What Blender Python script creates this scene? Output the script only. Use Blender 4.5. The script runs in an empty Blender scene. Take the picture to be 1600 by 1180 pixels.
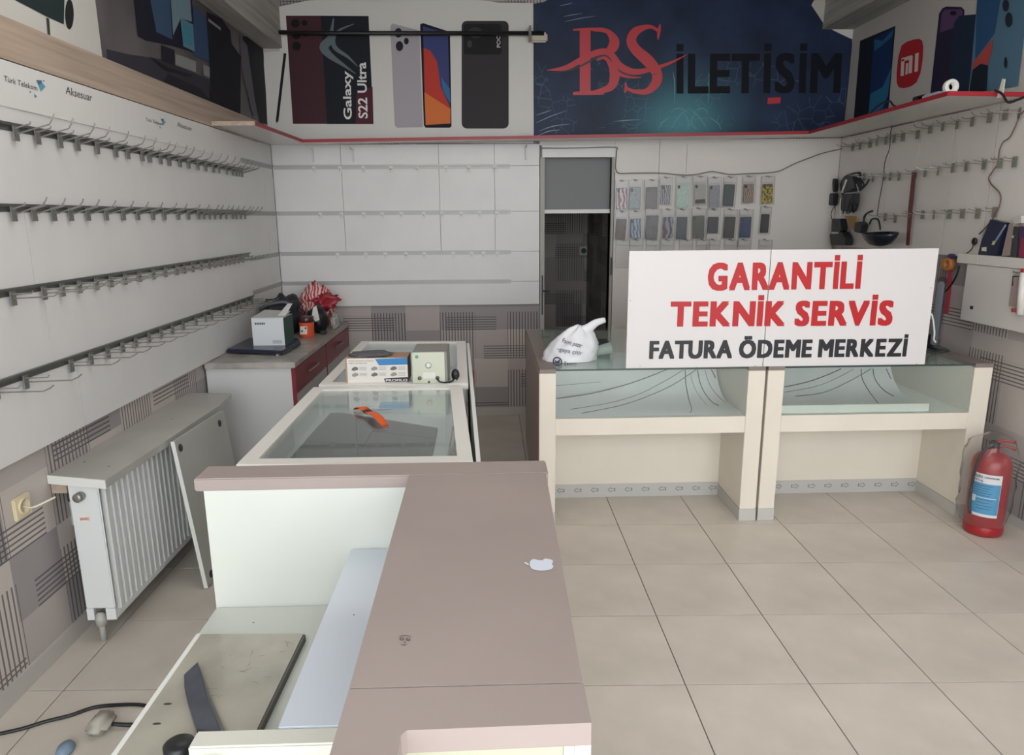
import bpy, bmesh, math, random
from mathutils import Vector, Matrix, noise
from mathutils.geometry import tessellate_polygon
from math import sin, cos, pi, radians, atan2
random.seed(7)
SC = bpy.context.scene
COL = SC.collection

# ------------------------------------------------------------------ camera
F, PITCH, YAW, ROLL, EYE = 1106.7, 0.223585, 0.031504, -0.006973, 1.65
fwd = Vector((sin(YAW)*cos(PITCH), cos(YAW)*cos(PITCH), -sin(PITCH)))
_r = Vector((cos(YAW), -sin(YAW), 0)); _u = _r.cross(fwd)
CR = _r*cos(ROLL) + _u*sin(ROLL); CU = -_r*sin(ROLL) + _u*cos(ROLL)
CAM = Vector((0, 0, EYE))
cd = bpy.data.cameras.new('camera'); cam = bpy.data.objects.new('camera', cd); COL.objects.link(cam)
cam.matrix_world = Matrix.Translation(CAM) @ Matrix((CR, CU, -fwd)).transposed().to_4x4()
cd.sensor_fit = 'HORIZONTAL'; cd.sensor_width = 36; cd.lens = F/1600*36; cd.clip_start = 0.02
SC.camera = cam

def at(ax, v, px, py):
    """point of the real plane (axis ax = v) that was measured at photo pixel px, py"""
    d = CR*(px-800)/F - CU*(py-590)/F + fwd
    return CAM + d*((v-CAM[ax])/d[ax])
def AX(v, px, py): return at(0, v, px, py)
def AY(v, px, py): return at(1, v, px, py)
def AZ(v, px, py): return at(2, v, px, py)

# ------------------------------------------------------------------ light
W = bpy.data.worlds.new('overcast_sky'); SC.world = W; W.use_nodes = True
bg = W.node_tree.nodes['Background']; bg.inputs[0].default_value = (0.93, 0.97, 1.0, 1); bg.inputs[1].default_value = 4.6
def added_fill_light(x, y, power):  # unseen area light without a fixture, added to support the daylight
    l = bpy.data.lights.new('added_fill_light', 'AREA'); l.shape = 'RECTANGLE'; l.size = 1.5; l.size_y = .9
    l.energy = power; l.color = (1, .98, .96)
    o = bpy.data.objects.new('added_fill_light', l); COL.objects.link(o); o.location = (x, y, 3.15)
added_fill_light(-.6, 2.6, 11); added_fill_light(1.6, 2.6, 11)
SC.view_settings.view_transform = 'Standard'; SC.view_settings.look = 'None'
SC.view_settings.exposure = 0.1; SC.view_settings.gamma = 1; SC.view_settings.use_curve_mapping = False

# ------------------------------------------------------------------ materials
def lin(c):
    return tuple(((v/255)/12.92 if v/255 <= .04045 else ((v/255+.055)/1.055)**2.4) for v in c) + (1,)
MATS = {}
def mat(name, rgb, rough=.5, metal=0, bump=0, vary=0, scale=6, spec=.5, tex='noise', rgb2=None):
    if name in MATS: return MATS[name]
    m = bpy.data.materials.new(name); m.use_nodes = True; nt = m.node_tree; b = nt.nodes['Principled BSDF']
    b.inputs['Base Color'].default_value = lin(rgb); b.inputs['Roughness'].default_value = rough
    b.inputs['Metallic'].default_value = metal; b.inputs['Specular IOR Level'].default_value = spec
    if vary or bump or rgb2:
        tc = nt.nodes.new('ShaderNodeTexCoord')
        if tex == 'noise':
            n = nt.nodes.new('ShaderNodeTexNoise'); n.inputs['Scale'].default_value = scale; n.inputs['Detail'].default_value = 5
            out = n.outputs['Fac']
        elif tex == 'wood':
            mp = nt.nodes.new('ShaderNodeMapping'); mp.inputs['Scale'].default_value = (8, .5, 14)
            n = nt.nodes.new('ShaderNodeTexNoise'); n.inputs['Scale'].default_value = scale; n.inputs['Detail'].default_value = 6
            nt.links.new(tc.outputs['Object'], mp.inputs[0]); nt.links.new(mp.outputs[0], n.inputs['Vector']); out = n.outputs['Fac']
        elif tex == 'wave':
            n = nt.nodes.new('ShaderNodeTexWave'); n.inputs['Scale'].default_value = scale; n.inputs['Distortion'].default_value = 9
            out = n.outputs['Fac']
        elif tex == 'voronoi':
            n = nt.nodes.new('ShaderNodeTexVoronoi'); n.inputs['Scale'].default_value = scale
            out = n.outputs['Distance']
        if tex != 'wood': nt.links.new(tc.outputs['Object'], n.inputs['Vector'])
        cr = nt.nodes.new('ShaderNodeValToRGB'); cr.color_ramp.elements[0].position = .3; cr.color_ramp.elements[1].position = .7
        c2 = rgb2 or tuple(max(0, v*(1-vary)) for v in rgb)
        cr.color_ramp.elements[0].color = lin(c2); cr.color_ramp.elements[1].color = lin(rgb)
        nt.links.new(out, cr.inputs[0]); nt.links.new(cr.outputs[0], b.inputs['Base Color'])
        if bump:
            bp = nt.nodes.new('ShaderNodeBump'); bp.inputs['Strength'].default_value = bump; bp.inputs['Distance'].default_value = .01
            nt.links.new(out, bp.inputs['Height']); nt.links.new(bp.outputs[0], b.inputs['Normal'])
    MATS[name] = m; return m
def glass(name, rgb, alpha=.8, rough=.02):
    """thin pane: mostly see-through, Fresnel reflection"""
    if name in MATS: return MATS[name]
    m = bpy.data.materials.new(name); m.use_nodes = True; nt = m.node_tree; nt.nodes.clear()
    o = nt.nodes.new('ShaderNodeOutputMaterial'); t = nt.nodes.new('ShaderNodeBsdfTransparent'); t.inputs[0].default_value = lin(rgb)
    g = nt.nodes.new('ShaderNodeBsdfGlossy'); g.inputs['Roughness'].default_value = rough
    d = nt.nodes.new('ShaderNodeBsdfDiffuse'); d.inputs[0].default_value = lin(rgb)
    ge = nt.nodes.new('ShaderNodeNewGeometry'); dp = nt.nodes.new('ShaderNodeVectorMath'); dp.operation = 'DOT_PRODUCT'
    nt.links.new(ge.outputs['Normal'], dp.inputs[0]); nt.links.new(ge.outputs['Incoming'], dp.inputs[1]); prev = dp.outputs['Value']
    for op, b in (('ABSOLUTE', 0), ('SUBTRACT', None), ('POWER', 5), ('MULTIPLY_ADD', .96)):   # Schlick reflectance, same on both faces of the pane
        n = nt.nodes.new('ShaderNodeMath'); n.operation = op
        if b is None: n.inputs[0].default_value = 1; nt.links.new(prev, n.inputs[1])
        else: nt.links.new(prev, n.inputs[0]); n.inputs[1].default_value = b
        if op == 'MULTIPLY_ADD': n.inputs[2].default_value = .04
        prev = n.outputs[0]
    fr = n
    m1 = nt.nodes.new('ShaderNodeMixShader'); m1.inputs[0].default_value = 1-alpha
    m2 = nt.nodes.new('ShaderNodeMixShader')
    nt.links.new(t.outputs[0], m1.inputs[1]); nt.links.new(d.outputs[0], m1.inputs[2])
    nt.links.new(fr.outputs[0], m2.inputs[0]); nt.links.new(m1.outputs[0], m2.inputs[1]); nt.links.new(g.outputs[0], m2.inputs[2])
    nt.links.new(m2.outputs[0], o.inputs[0]); MATS[name] = m; return m

class NT:
    """tiny expression builder for node maths"""
    def __init__(s, m): s.nt = m.node_tree; s.b = s.nt.nodes['Principled BSDF']
    def m(s, op, a, b=0., c=0.):
        n = s.nt.nodes.new('ShaderNodeMath'); n.operation = op
        for i, v in enumerate((a, b, c)):
            if hasattr(v, 'links') or hasattr(v, 'is_linked'): s.nt.links.new(v, n.inputs[i])
            else: n.inputs[i].default_value = v
        return n.outputs[0]
    def mix(s, f, a, b):
        n = s.nt.nodes.new('ShaderNodeMix'); n.data_type = 'RGBA'
        for i, v in ((0, f), (6, a), (7, b)):
            if hasattr(v, 'is_linked'): s.nt.links.new(v, n.inputs[i])
            else: n.inputs[i].default_value = v
        return n.outputs[2]
    def pos(s):
        g = s.nt.nodes.new('ShaderNodeNewGeometry'); x = s.nt.nodes.new('ShaderNodeSeparateXYZ'); s.nt.links.new(g.outputs['Position'], x.inputs[0]); return x.outputs
    def hash(s, a, b):
        c = s.nt.nodes.new('ShaderNodeCombineXYZ'); s.nt.links.new(a, c.inputs[0]); s.nt.links.new(b, c.inputs[1])
        w = s.nt.nodes.new('ShaderNodeTexWhiteNoise'); w.noise_dimensions = '2D'; s.nt.links.new(c.outputs[0], w.inputs['Vector']); return w.outputs['Value']

def wallpaper(name, axis, shift):
    m = bpy.data.materials.new(name); m.use_nodes = True; k = NT(m); p = k.pos()
    u = k.m('ADD', p[axis], shift); z = p[2]
    P, Q = .56, .245
    row = k.m('FLOOR', k.m('DIVIDE', z, Q)); col = k.m('FLOOR', k.m('DIVIDE', u, P/2))
    fu = k.m('FRACT', k.m('DIVIDE', u, P)); fz = k.m('FRACT', k.m('DIVIDE', z, Q))
    fz2 = k.m('FRACT', k.m('DIVIDE', z, Q*2))
    hsh = k.hash(col, row)
    base = k.mix(k.m('GREATER_THAN', hsh, .33), lin((196, 187, 180)), lin((180, 171, 167)))
    base = k.mix(k.m('GREATER_THAN', hsh, .72), base, lin((156, 150, 150)))
    vz = k.m('MULTIPLY', k.m('LESS_THAN', fu, .52), k.m('LESS_THAN', fz2, .8))
    vl = k.m('MULTIPLY', vz, k.m('LESS_THAN', k.m('FRACT', k.m('DIVIDE', u, .0243)), .34))
    hz = k.m('MULTIPLY', k.m('LESS_THAN', fz, .5), k.m('GREATER_THAN', k.m('FRACT', k.m('ADD', k.m('DIVIDE', u, P*1.5), k.m('MULTIPLY', row, .37))), .5))
    hl = k.m('MULTIPLY', hz, k.m('LESS_THAN', k.m('FRACT', k.m('DIVIDE', z, .0204)), .36))
    line = k.m('MAXIMUM', vl, hl)
    c = k.mix(k.m('MULTIPLY', line, .8), base, lin((74, 68, 72)))
    k.nt.links.new(c, k.b.inputs['Base Color']); k.b.inputs['Roughness'].default_value = .7
    return m
WP_X = wallpaper('wallpaper_side', 1, .19); WP_Y = wallpaper('wallpaper_back', 0, 1.53)

M_panel = mat('white_panel', (224, 222, 220), .38, vary=.03, scale=3)
M_panelR = mat('white_panel_right', (220, 214, 208), .38, vary=.03, scale=3)
M_white = mat('white_laminate', (232, 233, 228), .35, vary=.02, scale=4)
M_cream = mat('cream_laminate', (226, 218, 204), .4, vary=.02, scale=4)
M_brown = mat('brown_laminate', (166, 152, 147), .42, vary=.05, scale=3)
M_tile = mat('beige_tile', (216, 207, 195), .32, vary=.11, scale=2.6)
M_grout = mat('grout', (108, 100, 92), .9)
M_alu = mat('aluminium', (178, 178, 178), .5, .35)
M_chrome = mat('chrome_wire', (150, 147, 142), .3, .6)
M_plate = mat('hook_plate', (128, 126, 122), .45, .35)
M_plateW = mat('white_clip', (212, 210, 206), .4)
M_plateR = mat('hook_plate_dull', (134, 134, 122), .5, .3)
M_black = mat('black_plastic', (26, 26, 30), .4)
M_dark = mat('dark_grey', (52, 53, 58), .5)
M_red = mat('red_edge', (158, 36, 48), .4)
M_redlam = mat('dark_red_laminate', (128, 34, 50), .3)
M_glass = glass('clear_glass', (250, 253, 252), .96)
M_glassG = glass('green_glass', (240, 247, 244), .94)
M_poly = glass('clear_plastic', (250, 250, 250), .992, .3)
M_ceil = mat('ceiling_paint', (190, 184, 176), .8)
M_silver = mat('silver_kick', (192, 190, 186), .45, .12)
M_wood = mat('pale_wood', (192, 172, 154), .45, vary=.16, scale=3, tex='wood')
M_beam = mat('grey_beam', (186, 182, 176), .6, vary=.2, scale=3, tex='wood')
M_wallwhite = mat('banner_white', (212, 209, 204), .45)
M_blackprint = mat('black_print', (22, 22, 26), .5)

# ------------------------------------------------------------------ mesh helpers
def bm_new(): return bmesh.new()
def box(bm, x0, x1, y0, y1, z0, z1, bev=0):
    r = bmesh.ops.create_cube(bm, size=1, matrix=Matrix.Translation(((x0+x1)/2, (y0+y1)/2, (z0+z1)/2)) @ Matrix.Diagonal((x1-x0, y1-y0, z1-z0, 1)))
    if bev:
        es = {e for v in r['verts'] for e in v.link_edges}
        bmesh.ops.bevel(bm, geom=list(es), offset=bev, segments=2, affect='EDGES')
    return bm
def Bx(*a, **k): return box(bm_new(), *a, **k)
def prism(bm, pts, d):
    """polygon pts (3D, planar) extruded by vector d"""
    d = Vector(d); n = len(pts); a = [bm.verts.new(p) for p in pts]; b = [bm.verts.new(Vector(p)+d) for p in pts]
    tri = tessellate_polygon([[Vector(p) for p in pts]])
    for t in tri:
        try: bm.faces.new([a[i] for i in t]); bm.faces.new([b[i] for i in reversed(t)])
        except ValueError: pass
    for i in range(n):
        try: bm.faces.new((a[i], b[i], b[(i+1) % n], a[(i+1) % n]))
        except ValueError: pass
    bmesh.ops.recalc_face_normals(bm, faces=bm.faces[:]); return bm
def smooth_path(pts, n=6):
    pts = [Vector(p) for p in pts]
    if len(pts) < 3 or n < 2: return pts
    out = []
    for i in range(len(pts)-1):
        p0 = pts[max(i-1, 0)]; p1 = pts[i]; p2 = pts[i+1]; p3 = pts[min(i+2, len(pts)-1)]
        for k in range(n):
            t = k/n; out.append(.5*((2*p1)+(p2-p0)*t+(2*p0-5*p1+4*p2-p3)*t*t+(3*p1-p0-3*p2+p3)*t**3))
    out.append(pts[-1]); return out
def tube(bm, pts, r, seg=6, sm=0):
    pts = smooth_path(pts, sm) if sm else [Vector(p) for p in pts]
    rings = []; up = None
    for i, p in enumerate(pts):
        t = (pts[min(i+1, len(pts)-1)]-pts[max(i-1, 0)])
        t = t.normalized() if t.length > 1e-9 else Vector((0, 0, 1))
        if up is None: up = Vector((0, 0, 1)) if abs(t.z) < .9 else Vector((1, 0, 0))
        a = t.cross(up)
        if a.length < 1e-6: a = t.orthogonal()
        a.normalize(); b = a.cross(t).normalized(); up = b
        rr = r(i/(len(pts)-1)) if callable(r) else r
        rings.append([bm.verts.new(p+a*cos(2*pi*k/seg)*rr+b*sin(2*pi*k/seg)*rr) for k in range(seg)])
    for q, w in zip(rings, rings[1:]):
        for k in range(seg): bm.faces.new((q[k], q[(k+1) % seg], w[(k+1) % seg], w[k]))
    bm.faces.new(rings[0][::-1]); bm.faces.new(rings[-1]); return bm
def lathe(bm, prof, c=(0, 0, 0), seg=24, axis=None, sx=1, sy=1):
    """profile of (r, z); axis = optional matrix"""
    rings = []; M = axis or Matrix.Identity(4); c = Vector(c)
    for r, z in prof:
        rings.append([bm.verts.new(c+(M @ Vector((r*cos(2*pi*k/seg)*sx, r*sin(2*pi*k/seg)*sy, z)))) for k in range(seg)])
    for q, w in zip(rings, rings[1:]):
        for k in range(seg): bm.faces.new((q[k], q[(k+1) % seg], w[(k+1) % seg], w[k]))
    bm.faces.new(rings[0][::-1]); bm.faces.new(rings[-1]); return bm
def poly(bm, outlines):
    """flat polygon with holes: outlines of 3D points, outer first"""
    allp = [Vector(p) for o in outlines for p in o]; vs = [bm.verts.new(p) for p in allp]
    for t in tessellate_polygon([[Vector(p) for p in o] for o in outlines]):
        try: bm.faces.new([vs[i] for i in t])
        except ValueError: pass
    return bm
OFF = {}
def obj(name, bm, m, parent=None, smooth=False, origin=None):
    """links bm (world coordinates) as ONE mesh object; children are stored relative to their thing"""
    off = OFF.get(parent.name, Vector()) if parent else (Vector(origin) if origin else None)
    me = bpy.data.meshes.new(name)
    if off is None:
        cs = [v.co for v in bm.verts]
        off = Vector(((min(c.x for c in cs)+max(c.x for c in cs))/2, (min(c.y for c in cs)+max(c.y for c in cs))/2, min(c.z for c in cs)))
    bmesh.ops.translate(bm, verts=bm.verts[:], vec=-off)
    if smooth:
        for f in bm.faces: f.smooth = True
    bm.to_mesh(me); bm.free(); me.materials.append(m)
    o = bpy.data.objects.new(name, me); COL.objects.link(o)
    if parent: o.parent = parent
    else: o.location = off
    OFF[o.name] = off.copy(); return o
def tag(o, label, cat, group=None, kind=None):
    if label: o['label'] = label
    if cat: o['category'] = cat
    if group: o['group'] = group
    if kind: o['kind'] = kind
    return o
def thing(name, label, cat, loc=(0, 0, 0), group=None):
    o = bpy.data.objects.new(name, None); COL.objects.link(o); o.location = loc; o.empty_display_size = .05
    OFF[o.name] = Vector(loc); return tag(o, label, cat, group)
def struct(name, bm, m, parent=None, origin=(0, 0, 0)):
    o = obj(name, bm, m, parent, origin=origin); o['kind'] = 'structure'; return o
def copy_thing(src, loc, label=None, group=None, rot=None):
    r = src.copy(); COL.objects.link(r); r.location = loc
    if rot: r.rotation_euler = rot
    if label: r['label'] = label
    if group: r['group'] = group
    for ch in src.children:
        c = ch.copy(); COL.objects.link(c); c.parent = r
    return r
def px_print(name, m, parent, ax, v, outlines, tri=True):
    """flat print lying in the plane ax = v; outlines in photo pixels"""
    return obj(name, poly(bm_new(), [[at(ax, v, *p) for p in o] for o in outlines]), m, parent)
def ell(cx, cy, rx, ry, n=20, rot=0):
    return [(cx+rx*cos(2*pi*k/n)*cos(rot)-ry*sin(2*pi*k/n)*sin(rot), cy+rx*cos(2*pi*k/n)*sin(rot)+ry*sin(2*pi*k/n)*cos(rot)) for k in range(n)]
_tc = {}
def text_mesh(s, bold, shear, space):
    key = (s, bold, shear, space)
    if key in _tc: return _tc[key]
    cu = bpy.data.curves.new('lettering', 'FONT'); cu.body = s; cu.size = 1; cu.offset = bold; cu.shear = shear; cu.space_character = space
    cu.resolution_u = 3
    o = bpy.data.objects.new('lettering', cu); COL.objects.link(o); dg = bpy.context.evaluated_depsgraph_get()
    me = bpy.data.meshes.new_from_object(o.evaluated_get(dg))
    v = [x.co.copy() for x in me.vertices]; f = [tuple(p.vertices) for p in me.polygons]
    bpy.data.objects.remove(o); bpy.data.curves.remove(cu); bpy.data.meshes.remove(me)
    _tc[key] = (v, f); return v, f
def display_mesh(s, shear):
    V, Fc = [], []; x = 0; e, _ = text_mesh('E', 0, 0, 1); y0 = min(p.y for p in e); y1 = max(p.y for p in e); H = y1-y0
    for i_, ch in enumerate(s):
        if ch == ' ': x += .36*H; continue
        if ch in 'Iİ':
            w = .13*H; r = [[(0, y0), (w, y0), (w, y1), (0, y1)]] + ([[(0, y1+.13*H), (w, y1+.13*H), (w, y1+.26*H), (0, y1+.26*H)]] if ch == 'İ' else [])
            for q in r:
                n = len(V); V += [Vector((x+a, b, 0)) for a, b in q]; Fc.append((n, n+1, n+2, n+3))
        else:
            v, f = text_mesh(ch, 0, 0, 1); x0 = min(p.x for p in v); w = max(p.x for p in v)-x0; n = len(V)
            V += [Vector((x+p.x-x0, p.y, 0)) for p in v]; Fc += [tuple(i+n for i in q) for q in f]
        nx = s[i_+1:i_+2]; x += w+.25*H-(.11*H if ch+nx in ('RV', 'RA', 'FA', 'AT', 'TU', 'AV', 'LE', 'ET') else 0)
    return [Vector((p.x+shear*p.y, p.y, 0)) for p in V], Fc
def text(name, s, m, parent, O, X, Y, bold=0, shear=0, space=1, lift=None, fat=0):
    """lettering whose ink runs from O along X (full width) with capital height Y"""
    v, f = display_mesh(s, shear) if fat else text_mesh(s, bold, shear, space); e, _ = text_mesh('E', 0 if fat else bold, 0, 1)
    y0 = min(p.y for p in e); y1 = max(p.y for p in e); x0 = min(p.x for p in v); x1 = max(p.x for p in v)
    bm = bm_new(); O, X, Y = Vector(O), Vector(X), Vector(Y); L = Vector(lift or (0, 0, 0))
    w = (x1-x0)
    Nn = X.cross(Y).normalized()
    for i_, (dx, dy) in enumerate([(0, 0)] if not fat else [(a*fat, b*fat*.6) for a in (-1, -.33, .33, 1) for b in (-1, 1)]):
        vs = [bm.verts.new(O+L+X*((p.x-x0+dx+fat)/(w+2*fat))+Y*((p.y-y0+dy)/(y1-y0))+Nn*i_*.00012) for p in v]
        for q in f:
            try: bm.faces.new([vs[i] for i in q])
            except ValueError: pass
    return obj(name, bm, m, parent)
def px_text(name, s, m, parent, ax, v, bl, br, tl, **k):
    a, b, c = at(ax, v, *bl), at(ax, v, *br), at(ax, v, *tl)
    return text(name, s, m, parent, a, b-a, c-a, **k)

# ------------------------------------------------------------------ room shell
LX, RX, BY, FY, TOP = -1.69, 2.83, 5.83, -1.3, 3.28
fl = struct('floor', Bx(LX-.1, RX+.1, FY, BY+1.9, -.06, -.004), M_grout)
# tiles: 45 cm, laid a touch off square to the walls
T0 = (.6875, 3.582); SL = -.028; TS = .447; TD = .4535
tmesh = {}
for i in range(-7, 6):
    for j in range(-11, 7):
        x0, x1 = T0[0]+i*TS, T0[0]+(i+1)*TS; g = .0022
        y0 = T0[1]+j*TD; y1 = y0+TD
        xa, xb = max(x0+g, LX), min(x1-g, RX)
        if xb-xa < .02: continue
        pts = []
        for (x, y) in ((xa, y0+g), (xb, y0+g), (xb, y1-g), (xa, y1-g)):
            yy = y+SL*(x-T0[0]); pts.append((x, min(max(yy, FY), BY)))
        if min(p[1] for p in pts[2:])-max(p[1] for p in pts[:2]) < .02: continue
        full = abs((xb-xa)-(TS-2*g)) < 1e-4 and FY < pts[0][1] and max(p[1] for p in pts) < BY and min(p[1] for p in pts) > FY
        c = (pts[0][0], pts[0][1])
        if full and 'full' in tmesh:
            o = bpy.data.objects.new('tile', tmesh['full']); COL.objects.link(o); o.parent = fl; o.location = (c[0], c[1], 0)
        else:
            bm = prism(bm_new(), [(p[0]-c[0], p[1]-c[1], -.01) for p in pts], (0, 0, .01))
            me = bpy.data.meshes.new('tile'); bm.to_mesh(me); bm.free(); me.materials.append(M_tile)
            o = bpy.data.objects.new('tile', me); COL.objects.link(o); o.parent = fl; o.location = (c[0], c[1], 0)
            if full: tmesh['full'] = me
struct('pavement', Bx(-7, 8, -9, FY, -.12, -.02), mat('paving', (170, 165, 158), .8, vary=.1))
wl = struct('wall_left', Bx(LX-.12, LX, FY, BY+.12, 0, TOP), WP_X)
wr = struct('wall_right', Bx(RX, RX+.12, FY, BY+.12, 0, TOP), WP_X)
DX0, DX1, DZ = .452, .985, 2.10
bmw = Bx(LX, DX0, BY, BY+.1, 0, TOP); box(bmw, DX1, RX, BY, BY+.1, 0, TOP); box(bmw, DX0, DX1, BY, BY+.1, DZ, TOP)
wb = struct('wall_back', bmw, WP_Y)
struct('ceiling', Bx(LX-.12, RX+.12, FY, BY+.12, TOP, TOP+.1), M_ceil)
# alcove behind the doorway
bma = Bx(DX0-.7, DX0-.6, BY+.1, BY+1.8, 0, 2.4); struct('wall_alcove_left', bma, WP_X)
struct('wall_alcove_right', Bx(DX1+.05, DX1+.15, BY+.1, BY+1.8, 0, 2.4), WP_X)
struct('wall_alcove_back', Bx(DX0-.7, DX1+.15, BY+1.7, BY+1.8, 0, 2.4), WP_Y)
struct('ceiling_alcove', Bx(DX0-.7, DX1+.15, BY+.1, BY+1.8, 2.3, 2.4), M_ceil)
struct('baseboard_left', Bx(LX, LX+.012, FY, BY, 0, .07), mat('skirting', (186, 182, 176), .4))
struct('baseboard_right', Bx(RX-.012, RX, FY, BY, 0, .05), MATS['skirting'])
struct('baseboard_back', Bx(LX+.012, DX0, BY-.012, BY, 0, .07), MATS['skirting'])
# ceiling boxes along both side walls
struct('trim_1', Bx(LX, -1.535, 1.0, BY, 2.90, TOP), M_beam)
struct('trim_2', Bx(2.585, RX, 1.0, BY, 3.035, TOP), M_beam)

# door frame and fittings
fr = tag(bpy.data.objects.new('door_1', None), None, None, kind='structure'); COL.objects.link(fr); OFF['door_1'] = Vector()
M_frame = mat('door_frame_grey', (168, 164, 158), .5)
obj('jamb', Bx(DX0-.035, DX0, BY-.035, BY+.1, 0, DZ), M_frame, fr); obj('jamb', Bx(DX1, DX1+.02, BY-.035, BY+.1, 0, DZ), M_frame, fr)
obj('header', Bx(DX0-.02, DX1+.02, BY-.045, BY, DZ, 2.19), M_panel, fr)
obj('upper_panel', Bx(DX0, DX1, BY+.05, BY+.07, 1.70, DZ), mat('grey_blind', (118, 118, 120), .5), fr)
obj('lintel_panel', Bx(.413, 1.009, 5.80, 5.80+.024, 2.192, 2.236), M_panelR, fr)
obj('cross_rail', Bx(DX0, DX1, BY+.02, BY+.07, 1.672, 1.702), M_panel, fr)
bm = Bx(DX0-.022, DX0-.012, BY-.045, BY-.035, .86, 1.18); tube(bm, [(DX0-.017, BY-.045, 1.06), (DX0-.017, BY-.08, 1.06), (DX0+.04, BY-.085, 1.055)], .008)
obj('handle', bm, M_dark, fr)
obj('strike_plate', Bx(.99, .999, BY-.05, BY-.035, 1.18, 1.32), M_black, fr)

q = AY(BY+1.69, 912, 392); sk = thing('wall_socket', 'pale wall socket in the dim passage behind the doorway', 'socket', q)
obj('plate', Bx(q.x-.045, q.x+.045, BY+1.688, BY+1.6995, q.z-.045, q.z+.045, .004), mat('socket_white', (206, 204, 200), .4), sk)
bm = bm_new(); lathe(bm, [(.028, 0), (.028, .004), (.02, .004), (.02, .001)], (q.x, BY+1.688, q.z), 18, Matrix.Rotation(pi/2, 4, 'X')); obj('insert', bm, M_dark, sk)
# panels on the left wall (boards between the hook rails)
def panel(parent, ax, face, a0, a1, z0, z1, m, th=.02):
    g = .0015
    if ax == 0:
        x0, x1 = (face-th, face) if face < 0 else (face, face+th)
        o = obj('panel', Bx(x0, x1, a0+g, a1-g, z0+g, z1-g), m, parent)
    else: o = obj('panel', Bx(a0+g, a1-g, face, face+th, z0+g, z1-g), m, parent)
    return o
PXL = -1.66
for z0, z1, seam in ((.825, 1.112, 2.84), (1.112, 1.408, 2.70), (1.408, 1.69, 2.66), (1.69, 1.962, None), (1.962, 2.19, None)):
    ys = [FY+.02] + ([seam] if seam else []) + [5.05]
    for a, b in zip(ys, ys[1:]): panel(wl, 0, PXL, a, b, z0, z1, M_panel, .03)
for a, b in ((5.05, 5.56), (5.56, 5.79)): 
    if a > 5.5: obj('joint_strip', Bx(-1.688, -1.674, a-.0014, a+.0014, .95, 2.2), mat('dark_joint', (84, 78, 76), .7), wl)
    for z0, z1 in ((.95, 1.14), (1.14, 1.375), (1.375, 1.685), (1.685, 2.03), (2.03, 2.2)): panel(wl, 0, -1.672, a, b, z0, z1, M_panel, .018)
obj('wood_fascia', Bx(LX, -1.657, FY+.02, 5.46, 2.192, 2.335), M_wood, wl)
sb = obj('header_board', Bx(-1.66, -1.655, FY+.03, 4.70, 2.032, 2.186), mat('header_white', (224, 222, 219), .35), wl)
# panels on the back wall
PYB = 5.80
zr = (.945, 1.135, 1.375, 1.69, 2.04, 2.205)
for z0, z1 in zip(zr, zr[1:]):
    xs = (-1.672, -1.14, -.38, .056, .412)
    for a, b in zip(xs, xs[1:]):
        if z1 <= 1.376 and b < .41: 
            if a < -1.6: panel(wb, 1, PYB, -1.672, .412, z0, z1, M_panel, .025)
            continue
        if z1 <= 1.376: continue
        panel(wb, 1, PYB, a, b, z0, z1, M_panel, .025)
for x in (-1.14, -.38, .056): obj('joint_strip', Bx(x-.0014, x+.0014, PYB+.002, PYB+.024, 1.378, 2.2), mat('dark_joint', (84, 78, 76), .7), wb)
for a, b in ((1.01, 1.36), (1.36, 2.81)): panel(wb, 1, PYB, a, b, .6, 2.235, M_panelR, .025)
# panels on the right wall, with vertical joints
PXR = 2.805
ys = [AX(PXR, x, y).y for x, y in ((1322, 240), (1390, 250), (1436, 240), (1485, 270), (1552, 250))] + [3.2, 2.4, 1.4, FY+.02]
ys[0] = 5.79
M_seam = mat('red_joint', (120, 50, 52), .6)
for i, (a, b) in enumerate(zip(ys, ys[1:])):
    panel(wr, 0, PXR, b+.0012, a-.0012, 1.40, 2.235, M_panelR, .02)
    if i < 5: obj('joint_strip', Bx(PXR+.003, PXR+.02, b-.0027, b+.0027, 1.40, 2.235), M_seam, wr)

# ------------------------------------------------------------------ shelf running round three walls
sh = thing('wall_shelf', 'narrow white shelf with a red front edge running round the corners above the hook panels', 'shelf', (2.4, 5.6, 2.2))
SHP = [(-1.655, 4.56, 2.2), (-1.40, 4.56, 2.2), (-1.372, 5.57, 2.2), (2.42, 5.52, 2.242), (2.35, 3.76, 2.238), (2.80, 3.80, 2.238), (2.80, 5.795, 2.242), (-1.655, 5.795, 2.2)]
obj('shelf_board', prism(bm_new(), SHP, (0, 0, .018)), mat('shelf_white', (216, 211, 206), .18), sh)
bm = bm_new()
for a, b in ((1, 2), (2, 3), (3, 4), (4, 5)):
    A, B = Vector(SHP[a]), Vector(SHP[b]); d = (B-A).normalized(); n = Vector((-d.y, d.x, 0))
    if a in (1, 2, 3, 4): n = Vector((d.y, -d.x, 0))
    prism(bm, [A+Vector((0, 0, -.004)), B+Vector((0, 0, -.004)), B+Vector((0, 0, .019)), A+Vector((0, 0, .019))], n*.005)
obj('red_edge', bm, M_red, sh)
obj('end_edge', Bx(-1.655, -1.402, 4.553, 4.5595, 2.196, 2.222), M_wood, sh)
for px, py in ((488, 232), (551, 232), (822, 228)):
    p = AY(5.79, px, py); bm = Bx(p.x-.006, p.x+.006, 5.775, 5.80, p.z-.1, p.z); tube(bm, [(p.x, 5.79, p.z-.01), (p.x, 5.70, p.z-.01), (p.x, 5.68, p.z+.003)], .005)
    obj('shelf_bracket', bm, M_plateW, sh)
for px in (963, 1076):
    p = AY(5.79, px, 224); obj('shelf_bracket', Bx(p.x-.01, p.x+.01, 5.785, 5.80, p.z-.22, p.z), M_panelR, sh)

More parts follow.
